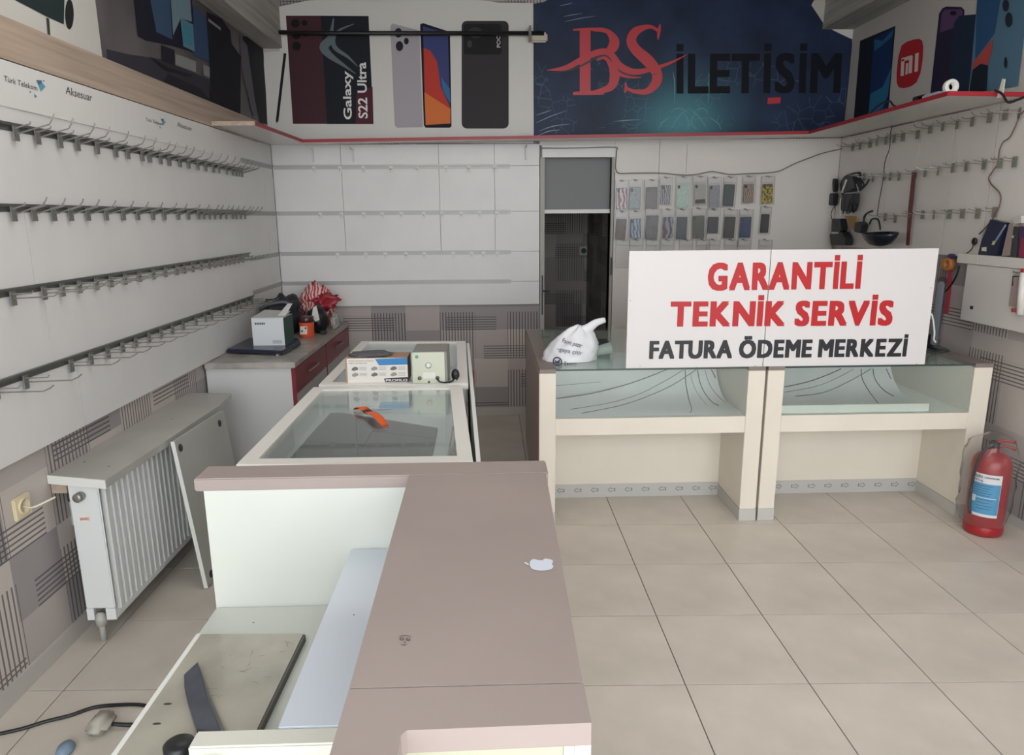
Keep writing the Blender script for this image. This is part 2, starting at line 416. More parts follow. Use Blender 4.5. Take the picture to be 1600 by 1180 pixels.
# ------------------------------------------------------------------ rails and hooks
def rail(ax, face, a0, a1, z, label, h=.016, out=.014, sgn=1, m=M_alu):
    t = thing('display_rail', label, 'rail', ((face, (a0+a1)/2, z) if ax == 0 else ((a0+a1)/2, face, z)))
    def bb(d0, d1, z0, z1):
        return Bx(min(face+sgn*d0, face+sgn*d1), max(face+sgn*d0, face+sgn*d1), a0, a1, z0, z1) if ax == 0 else Bx(a0, a1, min(face+sgn*d0, face+sgn*d1), max(face+sgn*d0, face+sgn*d1), z0, z1)
    obj('back_strip', bb(.0005, .003, z-h, z+h), m, t); obj('lip', bb(.003, out, z+h*.3, z+h), m, t)
    return t
M_groove = mat('rail_groove', (112, 112, 110), .4, .6)
ZL = (1.966, 1.691, 1.406, 1.110)
NM = ('topmost', 'second', 'third', 'lowest')
for z, n in zip(ZL, NM): rail(0, PXL, FY+.05, 5.03, z, f'{n} long hook rail on the left wall, full of chrome hooks', h=.014, m=M_groove)
for z, n in zip((2.035, 1.685, 1.37, 1.135), NM):
    rail(0, -1.672, 5.06, 5.78, z, f'{n} short rail at the far end of the left wall by the corner')
    rail(1, PYB, -1.66, .178, z, f'{n} rail with few clips on the back wall left of the doorway', sgn=-1)
def nth(n): return ('first', 'second', 'third', 'fourth', 'fifth', 'sixth', 'seventh', 'eighth', 'ninth', 'tenth', 'eleventh', 'twelfth', 'thirteenth', 'fourteenth', 'fifteenth', 'sixteenth', 'seventeenth', 'eighteenth', 'nineteenth', 'twentieth', 'twenty-first', 'twenty-second', 'twenty-third', 'twenty-fourth', 'twenty-fifth', 'twenty-sixth', 'twenty-seventh', 'twenty-eighth')[n-1]
def make_hook(name, label, cat, loc, L, tilt, tip, group, pm, wire=.0026, plate=(.028, .046)):
    """double-prong hook on a left wall rail, pointing +x"""
    t = thing(name, label, cat, loc, group); t.location = (0, 0, 0); OFF[t.name] = Vector()
    obj('plate', Bx(.012, .016, -plate[0]/2, plate[0]/2, -plate[1], .004), pm, t)
    bm = bm_new(); c, s = cos(tilt), sin(tilt)
    def P(d, up, y): return (.014+d*c-up*s, y, -.022+d*s+up*c)
    tube(bm, [P(-.004, 0, .004), P(L*.8, 0, .004), P(L*.93, tip*.5, .004), P(L, tip, .004)], wire, 5)
    tube(bm, [P(0, .016, -.007), P(L*.42, .016, -.007), P(L*.45, .024, -.007)], wire, 5)
    obj('prong', bm, M_chrome, t); t.location = loc; return t
rows = [
 [18, 52.5, 88, 115.6, 146.6, 176, 195, 218, 230, 247, 260.6, 277.6, 291, 305.5, 318, 330, 339, 351, 360, 366, 371, 377, 383, 389, 395, 401, 407, 413],
 [14.5, 47, 78, 105, 132, 161, 188, 211, 235, 253, 275, 291, 307, 315, 324, 332, 341, 350, 360, 366, 373, 380, 387, 393, 399, 405, 410, 414],
 [13, 62, 91, 118, 145, 168, 190, 213, 235, 254, 272, 284, 297, 310, 323, 332, 341, 349, 355, 362, 369, 376],
 [-14, 33, 105, 136, 163, 186, 207, 228, 247, 265, 282, 302, 317, 327, 345, 356, 366, 373, 382, 390]]
yline = [lambda x: 200+.19*x, lambda x: 330+.02*x, lambda x: 460-.163*x, lambda x: 600-.345*x]
spec = [(.15, radians(15), .03), (.13, radians(17), .02), (.17, radians(3), .022), (.19, radians(1), .02)]
for r in range(4):
    lab = f'chrome double-wire display hook on the {NM[r]} rail of the left wall'
    proto = None; yprev = 0; cnt = 0
    for x in rows[r]:
        p = AX(PXL, x, yline[r](x)); y = min(p.y, 5.0)
        y = max(y, yprev+.037); yprev = y
        if y > 5.0: break
        loc = (PXL, y, ZL[r]); k = random.uniform(-.06, .06)
        cnt += 1; own = f'chrome double-wire hook, {nth(cnt)} from the near end of the {NM[r]} left wall rail'
        if proto is None: proto = make_hook('display_hook', own, 'hook', loc, *spec[r], f'hooks on the {NM[r]} left rail', M_plate)
        else: copy_thing(proto, loc, own, rot=(0, 0, k))
# clips on the back wall
def back_clip(x, z, label, group, first=[{}]):
    d = first[0]; d['n'+group] = d.get('n'+group, 0)+1; label = label.replace('NTH', nth(d['n'+group]))
    if group not in d:
        bm = Bx(-.014, .014, -.016, -.012, -.042, .006); tube(bm, [(0, -.014, -.02), (0, -.05, -.018), (0, -.055, -.01)], .003, 5)
        o = obj('display_clip', bm, M_plateW, None, origin=(0, 0, 0)); o.location = (x, PYB, z); tag(o, label, 'clip', group); d[group] = o
    else:
        o = d[group].copy(); COL.objects.link(o); o.location = (x, PYB, z); o['label'] = label
for n, z, xs in ((0, 2.035, (493.7, 534, 570, 613, 653.6, 698, 733.7, 773.8)), (1, 1.685, (499, 532, 567, 596, 626, 661, 690, 720, 749, 775.5)), (2, 1.37, (522, 567, 598, 631, 660, 706, 735, 754, 776))):
    for x in xs: back_clip(AY(PYB, x, 300).x, z, f'small white clip, NTH from the left on the {NM[n]} back wall rail', f'clips on the {NM[n]} back wall rail')
# hooks on the right wall
c5 = lambda x, y: (1260+x*.2125, 150+y*.2125)
rr = [[(355, 375), (408, 365), (480, 350), (535, 335), (600, 325), (660, 312), (722, 300), (832, 280), (925, 240), (1022, 220), (1127, 205), (1238, 185), (1362, 155), (1478, 135), (1590, 120)],
      [(440, 592), (505, 600), (590, 590), (632, 590), (697, 590), (815, 575), (890, 560), (990, 545), (1095, 525), (1195, 515), (1325, 500), (1437, 490), (1550, 480)],
      [(595, 885), (668, 900), (780, 885), (870, 870), (958, 870), (1065, 865), (1163, 862), (1275, 860), (1400, 850)]]
for r, row in enumerate(rr):
    lab = f'dull metal double-wire hook in the {("top", "middle", "bottom")[r]} row on the right wall'; proto = None
    for j_, (x, y) in enumerate(row):
        p = AX(PXR, *c5(x, y)); loc = (PXR, p.y, p.z+.02); lab = f'dull metal double-wire hook, {nth(j_+1)} from the back corner in the {("top", "middle", "bottom")[r]} right wall row'
        if proto is None:
            proto = make_hook('display_hook', lab, 'hook', loc, .13, radians(4), .015, f'hooks in the {("top", "middle", "bottom")[r]} right wall row', M_plateR, plate=(.032, .05)); proto.rotation_euler = (0, 0, pi)
        else: copy_thing(proto, loc, lab, rot=(0, 0, pi+random.uniform(-.25, .25)))

# ------------------------------------------------------------------ banners above the shelf
def ribbon(pts, w, sm=6):
    """outline of a tapered 2D stroke; w = width or list of widths at the points"""
    n = len(pts); ws = w if isinstance(w, (list, tuple)) else [w]*n
    P = smooth_path([(p[0], p[1], q) for p, q in zip(pts, ws)], sm); L, R = [], []
    for i, p in enumerate(P):
        a = P[max(i-1, 0)]; b = P[min(i+1, len(P)-1)]; t = Vector((b.x-a.x, b.y-a.y)); t.normalize() if t.length else None
        L.append((p.x-t.y*p.z/2, p.y+t.x*p.z/2)); R.append((p.x+t.y*p.z/2, p.y-t.x*p.z/2))
    return L+R[::-1]
def strips(name, m, parent, ax, v, strokes):
    """several strokes as one print; each stroke is a list of quads so that curves stay clean"""
    bm = bm_new()
    for k_, (pts, w) in enumerate(strokes):
        v = v+(-.00012 if ax == 1 else 0)
        o = ribbon(pts, w); n = len(o)//2
        A = [bm.verts.new(at(ax, v, *p)) for p in o[:n]]; B = [bm.verts.new(at(ax, v, *p)) for p in o[n:][::-1]]
        for i in range(n-1):
            try: bm.faces.new((A[i], A[i+1], B[i+1], B[i]))
            except ValueError: pass
    return obj(name, bm, m, parent)
def slab_px(name, m, parent, ax, v, out, d):
    return obj(name, prism(bm_new(), [at(ax, v, *p) for p in out], d), m, parent)

# night-blue print of the shop banner
md = bpy.data.materials.new('night_blue_print'); md.use_nodes = True; k = NT(md); P_ = k.pos()
tcn = k.nt.nodes.new('ShaderNodeTexCoord')
nz = k.nt.nodes.new('ShaderNodeTexNoise'); nz.inputs['Scale'].default_value = 4; nz.inputs['Detail'].default_value = 4
g_ = k.nt.nodes.new('ShaderNodeNewGeometry'); k.nt.links.new(g_.outputs['Position'], nz.inputs['Vector'])
dx = k.m('SUBTRACT', P_[0], 1.53); dz = k.m('SUBTRACT', P_[2], 2.34)
r2 = k.m('ADD', k.m('MULTIPLY', dx, dx), k.m('MULTIPLY', k.m('MULTIPLY', dz, dz), 1.4))
glow = k.m('MULTIPLY', k.m('POWER', 2.718, k.m('MULTIPLY', r2, -9.0)), .95)
c0 = k.mix(k.m('MULTIPLY', nz.outputs['Fac'], 1.0), lin((18, 22, 42)), lin((42, 60, 92)))
c1 = k.mix(glow, c0, lin((80, 140, 152)))
vo = k.nt.nodes.new('ShaderNodeTexVoronoi'); vo.feature = 'DISTANCE_TO_EDGE'; vo.inputs['Scale'].default_value = 11
k.nt.links.new(g_.outputs['Position'], vo.inputs['Vector'])
nm = k.nt.nodes.new('ShaderNodeTexNoise'); nm.inputs['Scale'].default_value = 3.1; k.nt.links.new(g_.outputs['Position'], nm.inputs['Vector'])
lnm = k.m('MULTIPLY', k.m('LESS_THAN', vo.outputs['Distance'], .02), k.m('MULTIPLY', k.m('GREATER_THAN', nm.outputs['Fac'], .54), k.m('LESS_THAN', P_[2], 2.8)))
c2 = k.mix(k.m('MULTIPLY', lnm, .11), c1, lin((150, 190, 200)))
k.nt.links.new(c2, k.b.inputs['Base Color']); k.b.inputs['Roughness'].default_value = .45; k.b.inputs['Specular IOR Level'].default_value = .25

BN = 5.815
bw = thing('printed_banner', 'white vinyl banner with printed smartphones above the shelf on the back wall', 'banner', tuple(AY(BN, 620, 222)))
slab_px('vinyl_sheet', M_wallwhite, bw, 1, BN, [(433, 11), (480, 1), (560, -6), (700, -6), (780, 4), (833, 5), (834, 224), (416, 224), (413, 150), (412, 82), (437, 80)], (0, .006, 0))
c2x = lambda *p: [(400+x*.2882, y*.2882) for x, y in p]
def bp(name, rgb, out, lay=1, rough=.4, par=bw, v=BN, ax=1, sg=-1):
    return px_print(name, mat('print_%d_%d_%d' % rgb, rgb, .6, spec=.2), par, ax, v+sg*.0012*lay, [out])
bp('printed_phone', (70, 40, 48), c2x((162, 85), (350, 85), (385, 672), (200, 672)))
bp('printed_phone', (28, 32, 40), c2x((350, 85), (610, 87), (637, 673), (385, 673)))
bp('printed_glow', (84, 36, 50), c2x((545, 500), (632, 470), (637, 673), (540, 670)), 2)
for x, y, r in ((213, 127, 24), (263, 125, 16), (218, 190, 24), (268, 185, 14), (220, 250, 24)):
    bp('printed_lens', (20, 20, 22), [(400+a*.2882, b*.2882) for a, b in ell(x, y, r, r)], 2)
strips('printed_smoke', mat('print_smoke', (92, 104, 110), .5), bw, 1, BN-.0024, [(c2x((420, 100), (410, 170), (400, 215), (368, 255), (400, 300), (470, 350), (540, 400)), [2, 6, 12, 14, 10, 5, 1]), (c2x((530, 130), (450, 165), (420, 210), (430, 260), (500, 310), (550, 360)), [1, 4, 6, 7, 4, 1])])
px_text('printed_words', 'Galaxy', mat('print_white', (224, 222, 220), .4), bw, 1, BN-.003, *c2x((520, 648), (512, 385), (476, 648)), bold=.02)
px_text('printed_words', 'S22 Ultra', MATS['print_white'], bw, 1, BN-.003, *c2x((606, 642), (596, 338), (556, 642)), bold=.02)
bp('printed_pen', (26, 26, 30), c2x((150, 288), (165, 290), (122, 655), (112, 668), (107, 655)))
bp('printed_phone', (172, 166, 172), c2x((728, 140), (740, 127), (885, 165), (905, 690), (765, 693), (752, 680)))
for x, y, a, b in ((772, 178, 20, 26), (778, 250, 20, 27), (815, 223, 13, 18)):
    bp('printed_lens', (34, 34, 38), [(400+p*.2882, q*.2882) for p, q in ell(x, y, a, b)], 2)
bp('printed_phone', (24, 22, 36), c2x((890, 132), (905, 125), (1043, 170), (1052, 185), (1060, 685), (1050, 693), (920, 693), (910, 680)))
bp('printed_screen', (62, 70, 120), c2x((905, 142), (1040, 182), (1054, 670), (920, 678)), 2)
bp('printed_petal', (190, 62, 52), c2x((908, 258), (945, 275), (980, 330), (992, 400), (1000, 470), (1053, 585), (1054, 600), (915, 560)), 3)
bp('printed_petal', (214, 118, 62), c2x((913, 500), (1054, 590), (1054, 670), (920, 678)), 4)
bp('printed_petal', (60, 110, 156), c2x((1003, 418), (1050, 480), (1054, 560), (1015, 495)), 4)
def rrect(x0, y0, x1, y1, r, n=4):
    o = []
    for cx, cy, a in ((x1-r, y0+r, -90), (x1-r, y1-r, 0), (x0+r, y1-r, 90), (x0+r, y0+r, 180)):
        o += [(cx+r*cos(radians(a+90*i/n)), cy+r*sin(radians(a+90*i/n))) for i in range(n+1)]
    return o
bp('printed_phone', (56, 53, 56), c2x(*rrect(1115, 113, 1370, 697, 28)))
bp('printed_camera_island', (30, 30, 33), c2x(*rrect(1126, 130, 1332, 296, 16)), 2)
bp('printed_lens', (60, 58, 60), c2x(*ell(1190, 178, 40, 30)), 3); bp('printed_lens', (64, 64, 66), c2x(*ell(1158, 238, 14, 20)), 3)
px_text('printed_words', 'POCO', MATS['print_white'], bw, 1, BN-.005, *c2x((1326, 257), (1324, 168), (1306, 257)))

bd = thing('shop_banner', 'dark blue vinyl banner with a big red two-letter logo on the back wall', 'banner', tuple(AY(BN, 1080, 218)))
slab_px('vinyl_sheet', md, bd, 1, BN-.004, [(834, 6), (850, 3), (862, -4), (1274, -6), (1268, 8), (1289, 40), (1310, 52), (1331, 61), (1332, 75), (1329, 110), (1326, 130), (1322, 160), (1317, 214), (834, 222)], (0, .006, 0))
obj('turned_corner', prism(bm_new(), [AY(BN-.012, *p) for p in ((1274, -3), (1268, 8), (1290, 41), (1295, 2))], (0, .004, 0)), mat('banner_back', (184, 180, 170), .5), bd)
obj('white_border', prism(bm_new(), [AY(BN-.003, *p) for p in ((1289, 41), (1294, 36), (1348, 34), (1346, 100), (1330, 78), (1330, 61))], (0, .005, 0)), M_wallwhite, bd)
c3 = lambda *p: [(820+x*.325, y*.325) for x, y in p]
M_lr = mat('logo_red', (186, 44, 54), .4)
S3 = .325
def st(pts, w): return (c3(*pts), [q*S3 for q in w] if isinstance(w, (list, tuple)) else w*S3)
strips('red_logo', M_lr, bd, 1, BN-.006, [
    st([(290, 140), (290, 240), (290, 450)], 52), st([(232, 143), (300, 141), (380, 140)], [8, 14, 14]), st([(232, 450), (300, 447), (380, 445)], [14, 20, 20]),
    st([(330, 143), (395, 150), (428, 190), (425, 225), (395, 255)], [16, 22, 44, 50, 30]),
    st([(345, 290), (390, 275), (425, 320), (432, 370), (410, 420), (330, 445)], [8, 24, 44, 48, 36, 16]),
    st([(645, 150), (600, 128), (535, 150), (512, 195), (535, 240), (590, 290), (632, 345), (632, 395), (590, 438), (530, 440), (490, 425)], [14, 18, 40, 46, 50, 56, 50, 46, 30, 20, 14]),
    st([(650, 116), (645, 150), (640, 190)], [6, 16, 6]), st([(484, 395), (486, 425), (480, 448)], [6, 14, 5])])
strips('dark_swoosh_gap', mat('logo_gap', (36, 40, 62), .4), bd, 1, BN-.0072, [st([(120, 352), (240, 330), (370, 268), (420, 290), (470, 350), (550, 368), (640, 355)], [2, 8, 9, 12, 12, 6, 2])])
strips('red_swoosh', M_lr, bd, 1, BN-.0084, [
    st([(105, 338), (200, 325), (300, 272), (372, 248), (415, 262), (455, 315), (520, 345), (600, 335), (700, 302), (780, 262)], [2, 24, 30, 30, 30, 34, 30, 22, 12, 2]),
    st([(375, 280), (415, 305), (455, 355), (510, 372), (560, 372)], [2, 14, 16, 10, 3])])
px_text('dark_lettering', 'İLETİSİM', mat('print_nearblack', (14, 17, 26), .6, spec=.2), bd, 1, BN-.006, (1057, 144.5), (1313, 143), (1057, 86), fat=.035)
px_print('red_cedilla', M_lr, bd, 1, BN-.006, [[(1200, 153), (1220, 152), (1219, 161.5), (1199, 162.5)]])
def crease_sheen(pts): return (pts, [.4, 1.3, .4])  # pale tapered stroke that paints the sheen along a vinyl fold
strips('light_filament', mat('print_filament', (98, 160, 168), .4), bd, 1, BN-.0053, [(c3(*q), [.3, 1.0, .3]) for q in ([(790, 520), (740, 560), (700, 625)], [(790, 520), (835, 560), (880, 625)], [(760, 540), (790, 590), (770, 630)], [(820, 540), (800, 590), (840, 632)],
  [(700, 560), (660, 590), (640, 630)], [(880, 560), (925, 590), (945, 625)], [(720, 500), (720, 400), (712, 345)], [(880, 500), (884, 420), (885, 350)], [(700, 540), (740, 520), (790, 545)], [(880, 540), (850, 520), (800, 545)])])
strips('painted_crease_sheen', mat('painted_sheen', (120, 130, 150), .3), bd, 1, BN-.0055, [crease_sheen([(882, 34), (905, 29), (930, 25)]), crease_sheen([(880, 26), (893, 23.5), (910, 21)]), crease_sheen([(875, 9), (885, 7), (895, 4.5)]),
  crease_sheen([(842, 205), (865, 197), (890, 194)]), crease_sheen([(838, 192), (860, 182), (885, 173)]), crease_sheen([(840, 212), (858, 205), (875, 203)]), crease_sheen([(958, 190), (980, 188), (1002, 187)]), crease_sheen([(838, 180), (850, 176), (862, 172)])])

# right wall banner
XR = 2.822
br = thing('side_banner', 'pale vinyl banner with large phone pictures along the right wall above the shelf', 'banner', (XR, 4.4, 2.26))
obj('vinyl_sheet', Bx(XR, XR+.006, 2.6, 5.80, 2.262, 3.034), mat('banner_grey', (190, 185, 180), .45), br)
def rp(name, rgb, pts, lay=1): return px_print(name, mat('print_%d_%d_%d' % rgb, rgb, .6, spec=.2), br, 0, XR-.0015*lay, [[(1260+x*.2125, y*.2125) for x, y in pts]])
rp('printed_tablet', (38, 40, 52), [(395, 300), (655, 190), (600, 840), (345, 905)])
rp('printed_screen', (30, 56, 100), [(495, 285), (640, 208), (592, 815), (455, 862)], 2)
rp('printed_swirl', (50, 110, 150), [(470, 690), (560, 640), (625, 500), (600, 700), (560, 800), (455, 850)], 3); rp('printed_swirl', (52, 102, 140), [(500, 290), (560, 300), (640, 215), (630, 270), (560, 330), (498, 380)], 3)
rp('red_badge', (172, 44, 52), [(700, 335), (735, 308), (790, 290), (830, 285), (852, 300), (859, 345), (855, 440), (838, 540), (810, 605), (770, 635), (715, 650), (680, 642), (664, 610), (663, 540), (675, 420)])
for q in ([(697, 440), (722, 432), (716, 556), (692, 560)], [(700, 428), (778, 405), (781, 432), (699, 455)], [(756, 420), (782, 412), (775, 536), (750, 541)], [(732, 468), (750, 463), (744, 546), (727, 550)], [(800, 395), (826, 386), (819, 523), (794, 530)]):
    rp('badge_letter_stroke', (214, 196, 192), q, 2)
rp('printed_phone', (44, 38, 62), [(975, 100), (1000, 60), (1030, 48), (1140, 52), (1163, 75), (1160, 120), (1060, 705), (905, 742)])
rp('printed_screen', (92, 66, 104), [(995, 95), (1020, 70), (1140, 68), (1150, 90), (1130, 190), (980, 240)], 2); rp('printed_lens', (20, 20, 24), ell(1080, 97, 24, 16), 3)
rp('printed_phone', (34, 46, 66), [(1085, 170), (1125, 115), (1250, 105), (1240, 260), (1190, 690), (1040, 705)], 3)
rp('printed_phone', (84, 116, 138), [(1255, 0), (1610, -60), (1610, 200), (1555, 632), (1195, 690)], 4)
rp('printed_swirl', (46, 80, 118), [(1255, 0), (1430, -20), (1385, 245), (1240, 440)], 5); rp('printed_swirl', (170, 74, 70), [(1230, 455), (1372, 285), (1362, 380), (1332, 482), (1285, 465), (1222, 512)], 6)
rp('printed_shade', (30, 36, 46), [(1222, 515), (1280, 470), (1335, 482), (1325, 668), (1195, 690)], 7)
for x, y, a, b in ((1465, 40, 24, 44), (1488, 145, 27, 54), (1465, 460, 11, 42)): rp('printed_lens', (36, 44, 56), ell(x, y, a, b), 8)

# left wall banners
XL = -1.684
bl = thing('poster', 'white poster with a printed screen and loudspeaker high on the left wall', 'poster', (XL, 2.6, 2.335))
obj('poster_sheet', Bx(XL-.005, XL, 1.2, 3.405, 2.336, 3.1), mat('poster_white', (206, 204, 197), .5), bl)
c1l = lambda p: [(x*.2627, y*.2627) for x, y in p]
def lp(par, name, rgb, pts, lay=1): return px_print(name, mat('print_%d_%d_%d' % rgb, rgb, .6, spec=.2), par, 0, XL+.0015*lay, [c1l(pts)])
lp(bl, 'printed_screen', (40, 52, 54), [(90, 0), (100, -60), (385, -60), (380, 145), (280, 100)]); lp(bl, 'printed_stand', (66, 66, 66), [(275, 105), (292, 110), (300, 228), (285, 226)])
lp(bl, 'printed_stand', (206, 206, 196), [(294, 112), (325, 125), (335, 240), (302, 228)]); lp(bl, 'printed_speaker', (38, 40, 42), ell(413, 85, 26, 90))
bk = thing('poster', 'dark grey poster showing printed computer monitors and a tower high on the left wall', 'poster', (XL, 4.5, 2.335))
obj('poster_sheet', Bx(XL-.005, XL, 3.41, 5.70, 2.336, 2.99), mat('poster_dark', (112, 106, 108), .42, vary=.4, scale=2.2), bk)
lp(bk, 'printed_desk', (58, 56, 66), [(632, 292), (760, 322), (960, 352), (1240, 470), (1260, 590), (1540, 735), (1200, 620), (640, 365)])
lp(bk, 'printed_monitor', (30, 32, 46), [(797, 0), (795, -30), (1140, -30), (1150, 312), (1020, 272), (870, 242), (820, 215)], 2)
lp(bk, 'printed_picture', (62, 86, 116), [(890, -20), (1010, -20), (1025, 235), (930, 190)], 3); lp(bk, 'printed_picture', (120, 144, 156), [(1015, -20), (1130, -20), (1142, 130), (1075, 108), (1030, 210)], 3)
lp(bk, 'printed_monitor', (96, 132, 150), [(1072, 105), (1148, 145), (1158, 308), (1090, 275)], 4)
for a in range(3):
    for b in range(2): lp(bk, 'printed_tile', (62, 140, 160), [(1086+b*32, 132+a*42+b*16), (1112+b*32, 144+a*42+b*16), (1114+b*32, 178+a*42+b*16), (1088+b*32, 166+a*42+b*16)], 5)
lp(bk, 'printed_monitor', (56, 78, 112), [(1147, 28), (1228, 110), (1248, 372), (1155, 330)], 4); lp(bk, 'printed_stand', (34, 34, 44), [(962, 268), (1038, 298), (1038, 392), (966, 362)], 4)
lp(bk, 'printed_gap', (142, 140, 140), [(1040, 318), (1165, 365), (1165, 432), (1045, 385)], 3); lp(bk, 'printed_gap', (142, 140, 140), [(1208, 384), (1252, 402), (1254, 466), (1210, 446)], 3)
lp(bk, 'printed_tower', (30, 30, 40), [(1230, 70), (1320, 112), (1370, 185), (1378, 260), (1432, 335), (1430, 690), (1258, 600)], 5)
lp(bk, 'printed_tower_edge', (150, 150, 152), [(1238, 108), (1312, 165), (1314, 182), (1240, 126)], 6)
lp(bk, 'printed_keyboard', (38, 38, 46), [(1005, 440), (1190, 525), (1255, 600), (1250, 626), (975, 500)], 6)
lp(bk, 'printed_pen', (36, 36, 42), [(890, 335), (1000, 400), (1145, 445), (1140, 455), (985, 415)], 6)
lp(bk, 'printed_dark_edge', (32, 30, 38), [(1440, 215), (1568, 225), (1590, 742), (1545, 725), (1500, 520)], 2)
lp(bk, 'printed_sheen', (104, 100, 108), [(1425, 210), (1470, 270), (1530, 690), (1505, 690), (1440, 430)], 3)
# lettering on the header board
def hp(s, pts, **k): return px_text('header_words', s, mat('header_grey', (52, 54, 58), .5), wl, 0, -1.654, *c1l(pts), **k)
hp('Türk Telekom', [(24, 482), (222, 540), (24, 449)]); hp('Aksesuar', [(391, 558), (548, 603), (391, 512)])
hp('Türk Telekom', [(866, 719), (968, 748), (866, 699)]); hp('Aksesuar', [(1055, 751), (1142, 780), (1055, 725)])
for s, (ox, oy) in ((1, (0, 0)), (.55, (838, 445))):
    for q, rgb in (([(215, 476), (248, 478), (250, 500), (228, 502)], (74, 120, 140)), ([(228, 502), (250, 490), (271, 516), (244, 544)], (96, 160, 186)), ([(204, 556), (222, 574), (206, 584)], (96, 160, 186)), ([(258, 476), (264, 478), (262, 486), (256, 484)], (60, 110, 130)), ([(178, 542), (184, 544), (182, 552), (176, 548)], (60, 80, 90))):
        px_print('header_emblem', mat('emblem_%d' % rgb[0], rgb, .5), wl, 0, -1.6535, [c1l([(x*s+ox if s == 1 else (x-215)*s+955, y*s+oy if s == 1 else (y-476)*s+706) for x, y in q])])

# rod across the left banner
rd = thing('curtain_rod', 'black metal rod on two clamps across the phone banner', 'rod', tuple(AY(5.76, 630, 52)))
bm = bm_new(); tube(bm, [AY(5.76, 408, 50), AY(5.76, 520, 52), AY(5.76, 850, 52)], .0155, 10); obj('rod', bm, M_black, rd, True)
for px in (430, 828):
    p = AY(5.76, px, 52); bm = Bx(p.x-.01, p.x+.01, 5.735, 5.8075, p.z-.055, p.z+.04, .004); tube(bm, [(p.x, 5.74, p.z+.05), (p.x, 5.74, p.z-.06)], .008); obj('clamp', bm, M_chrome, rd)
p = AY(5.775, 842, 55); obj('end_bracket', Bx(p.x-.06, p.x+.065, 5.765, 5.808, p.z-.05, p.z+.02, .012), mat('bracket_cream', (190, 182, 166), .5), rd)

# ------------------------------------------------------------------ radiator, its shelf, leaning door
rt = thing('radiator', 'white panel radiator with ribbed front under the left wall shelf board', 'radiator', (-1.55, 3.1, .09))
RY0, RY1, RZ0, RZ1 = 2.60, 3.78, .095, .668
M_rad = mat('radiator_white', (222, 224, 224), .3)
bm = bm_new(); n = 26; ys = []; y = RY0+.02; pitch = (RY1-RY0-.04)/n
prof = []
for i in range(n):
    a = RY0+.02+i*pitch; prof += [(a, -1.512), (a+pitch*.22, -1.512), (a+pitch*.36, -1.5), (a+pitch*.86, -1.5)]
prof.append((RY1-.02, -1.512))
prof = [(RY0, -1.5)]+prof+[(RY1, -1.5)]
lo = [bm.verts.new((x, y, RZ0+.025)) for y, x in prof]; hi = [bm.verts.new((x, y, RZ1-.02)) for y, x in prof]
for i in range(len(prof)-1): bm.faces.new((lo[i], lo[i+1], hi[i+1], hi[i]))
box(bm, -1.516, -1.499, RY0, RY1, RZ0, RZ0+.025, .003); box(bm, -1.516, -1.499, RY0, RY1, RZ1-.02, RZ1, .003)
obj('ribbed_front', bm, M_rad, rt); obj('back_plate', Bx(-1.615, -1.60, RY0+.02, RY1, RZ0, RZ1, .003), M_rad, rt)
bm = Bx(-1.613, -1.5, RY0-.012, RY0, RZ0+.05, RZ1, .004); box(bm, -1.613, -1.585, RY0-.012, RY0, RZ0, RZ0+.05); box(bm, -1.538, -1.5, RY0-.012, RY0, RZ0, RZ0+.05)
obj('side_cover', bm, M_rad, rt); obj('side_cover', Bx(-1.613, -1.5, RY1, RY1+.01, RZ0, RZ1, .004), M_rad, rt)
obj('top_grille', Bx(-1.60, -1.516, RY0, RY1, RZ1-.012, RZ1-.002), mat('grille_grey', (160, 160, 158), .5), rt)
bm = bm_new(); lathe(bm, [(.014, 0), (.018, .004), (.018, .03), (.01, .034)], (-1.565, RY0-.012, RZ1-.045), 14, Matrix.Rotation(pi/2, 4, 'X')); obj('bleed_plug', bm, M_chrome, rt, True)
bm = bm_new(); tube(bm, [(-1.565, RY0-.005, RZ0+.03), (-1.565, RY0-.004, .0)], .012, 10); lathe(bm, [(.02, 0), (.022, .03), (.016, .05)], (-1.565, RY0-.004, .07), 12); obj('valve_pipe', bm, mat('pipe_grey', (176, 174, 168), .4), rt, True)
obj('sticker', Bx(-1.585, -1.545, RY0-.0135, RY0-.012, .50, .555), mat('sticker_white', (224, 222, 218), .4), rt)
text('sticker_word', 'SANGO', mat('sticker_red', (196, 90, 80), .5), rt, (-1.583, RY0-.0142, .522), (.036, 0, 0), (0, 0, .012), bold=.03)
for y in (2.72, 3.6): obj('wall_hanger', Bx(LX, -1.605, y-.015, y+.015, .45, .55), M_alu, rt)
hs = thing('shelf_board', 'light grey chipboard shelf lying over the radiator', 'shelf', (-1.56, 3.2, .668))
obj('board', prism(bm_new(), [(-1.687, 2.60, .672), (-1.437, 2.535, .672), (-1.41, 3.60, .672), (-1.435, 3.86, .672), (-1.687, 3.90, .672)], (0, 0, .03)), mat('grey_board', (184, 182, 176), .35, vary=.06, scale=5), hs)
obj('front_edging', prism(bm_new(), [(-1.687, 2.595, .670), (-1.436, 2.529, .670), (-1.436, 2.534, .670), (-1.687, 2.60, .670)], (0, 0, .034)), M_white, hs)
obj('support_block', Bx(-1.687, -1.63, 2.61, 2.66, .625, .672), M_wood, hs)
for px, py in ((132, 722), (170, 729), (268, 655)):
    q = AZ(.7025, px, py); obj('screw_mark', lathe(bm_new(), [(.004, 0), (.003, .001)], q, 8), M_dark, hs)
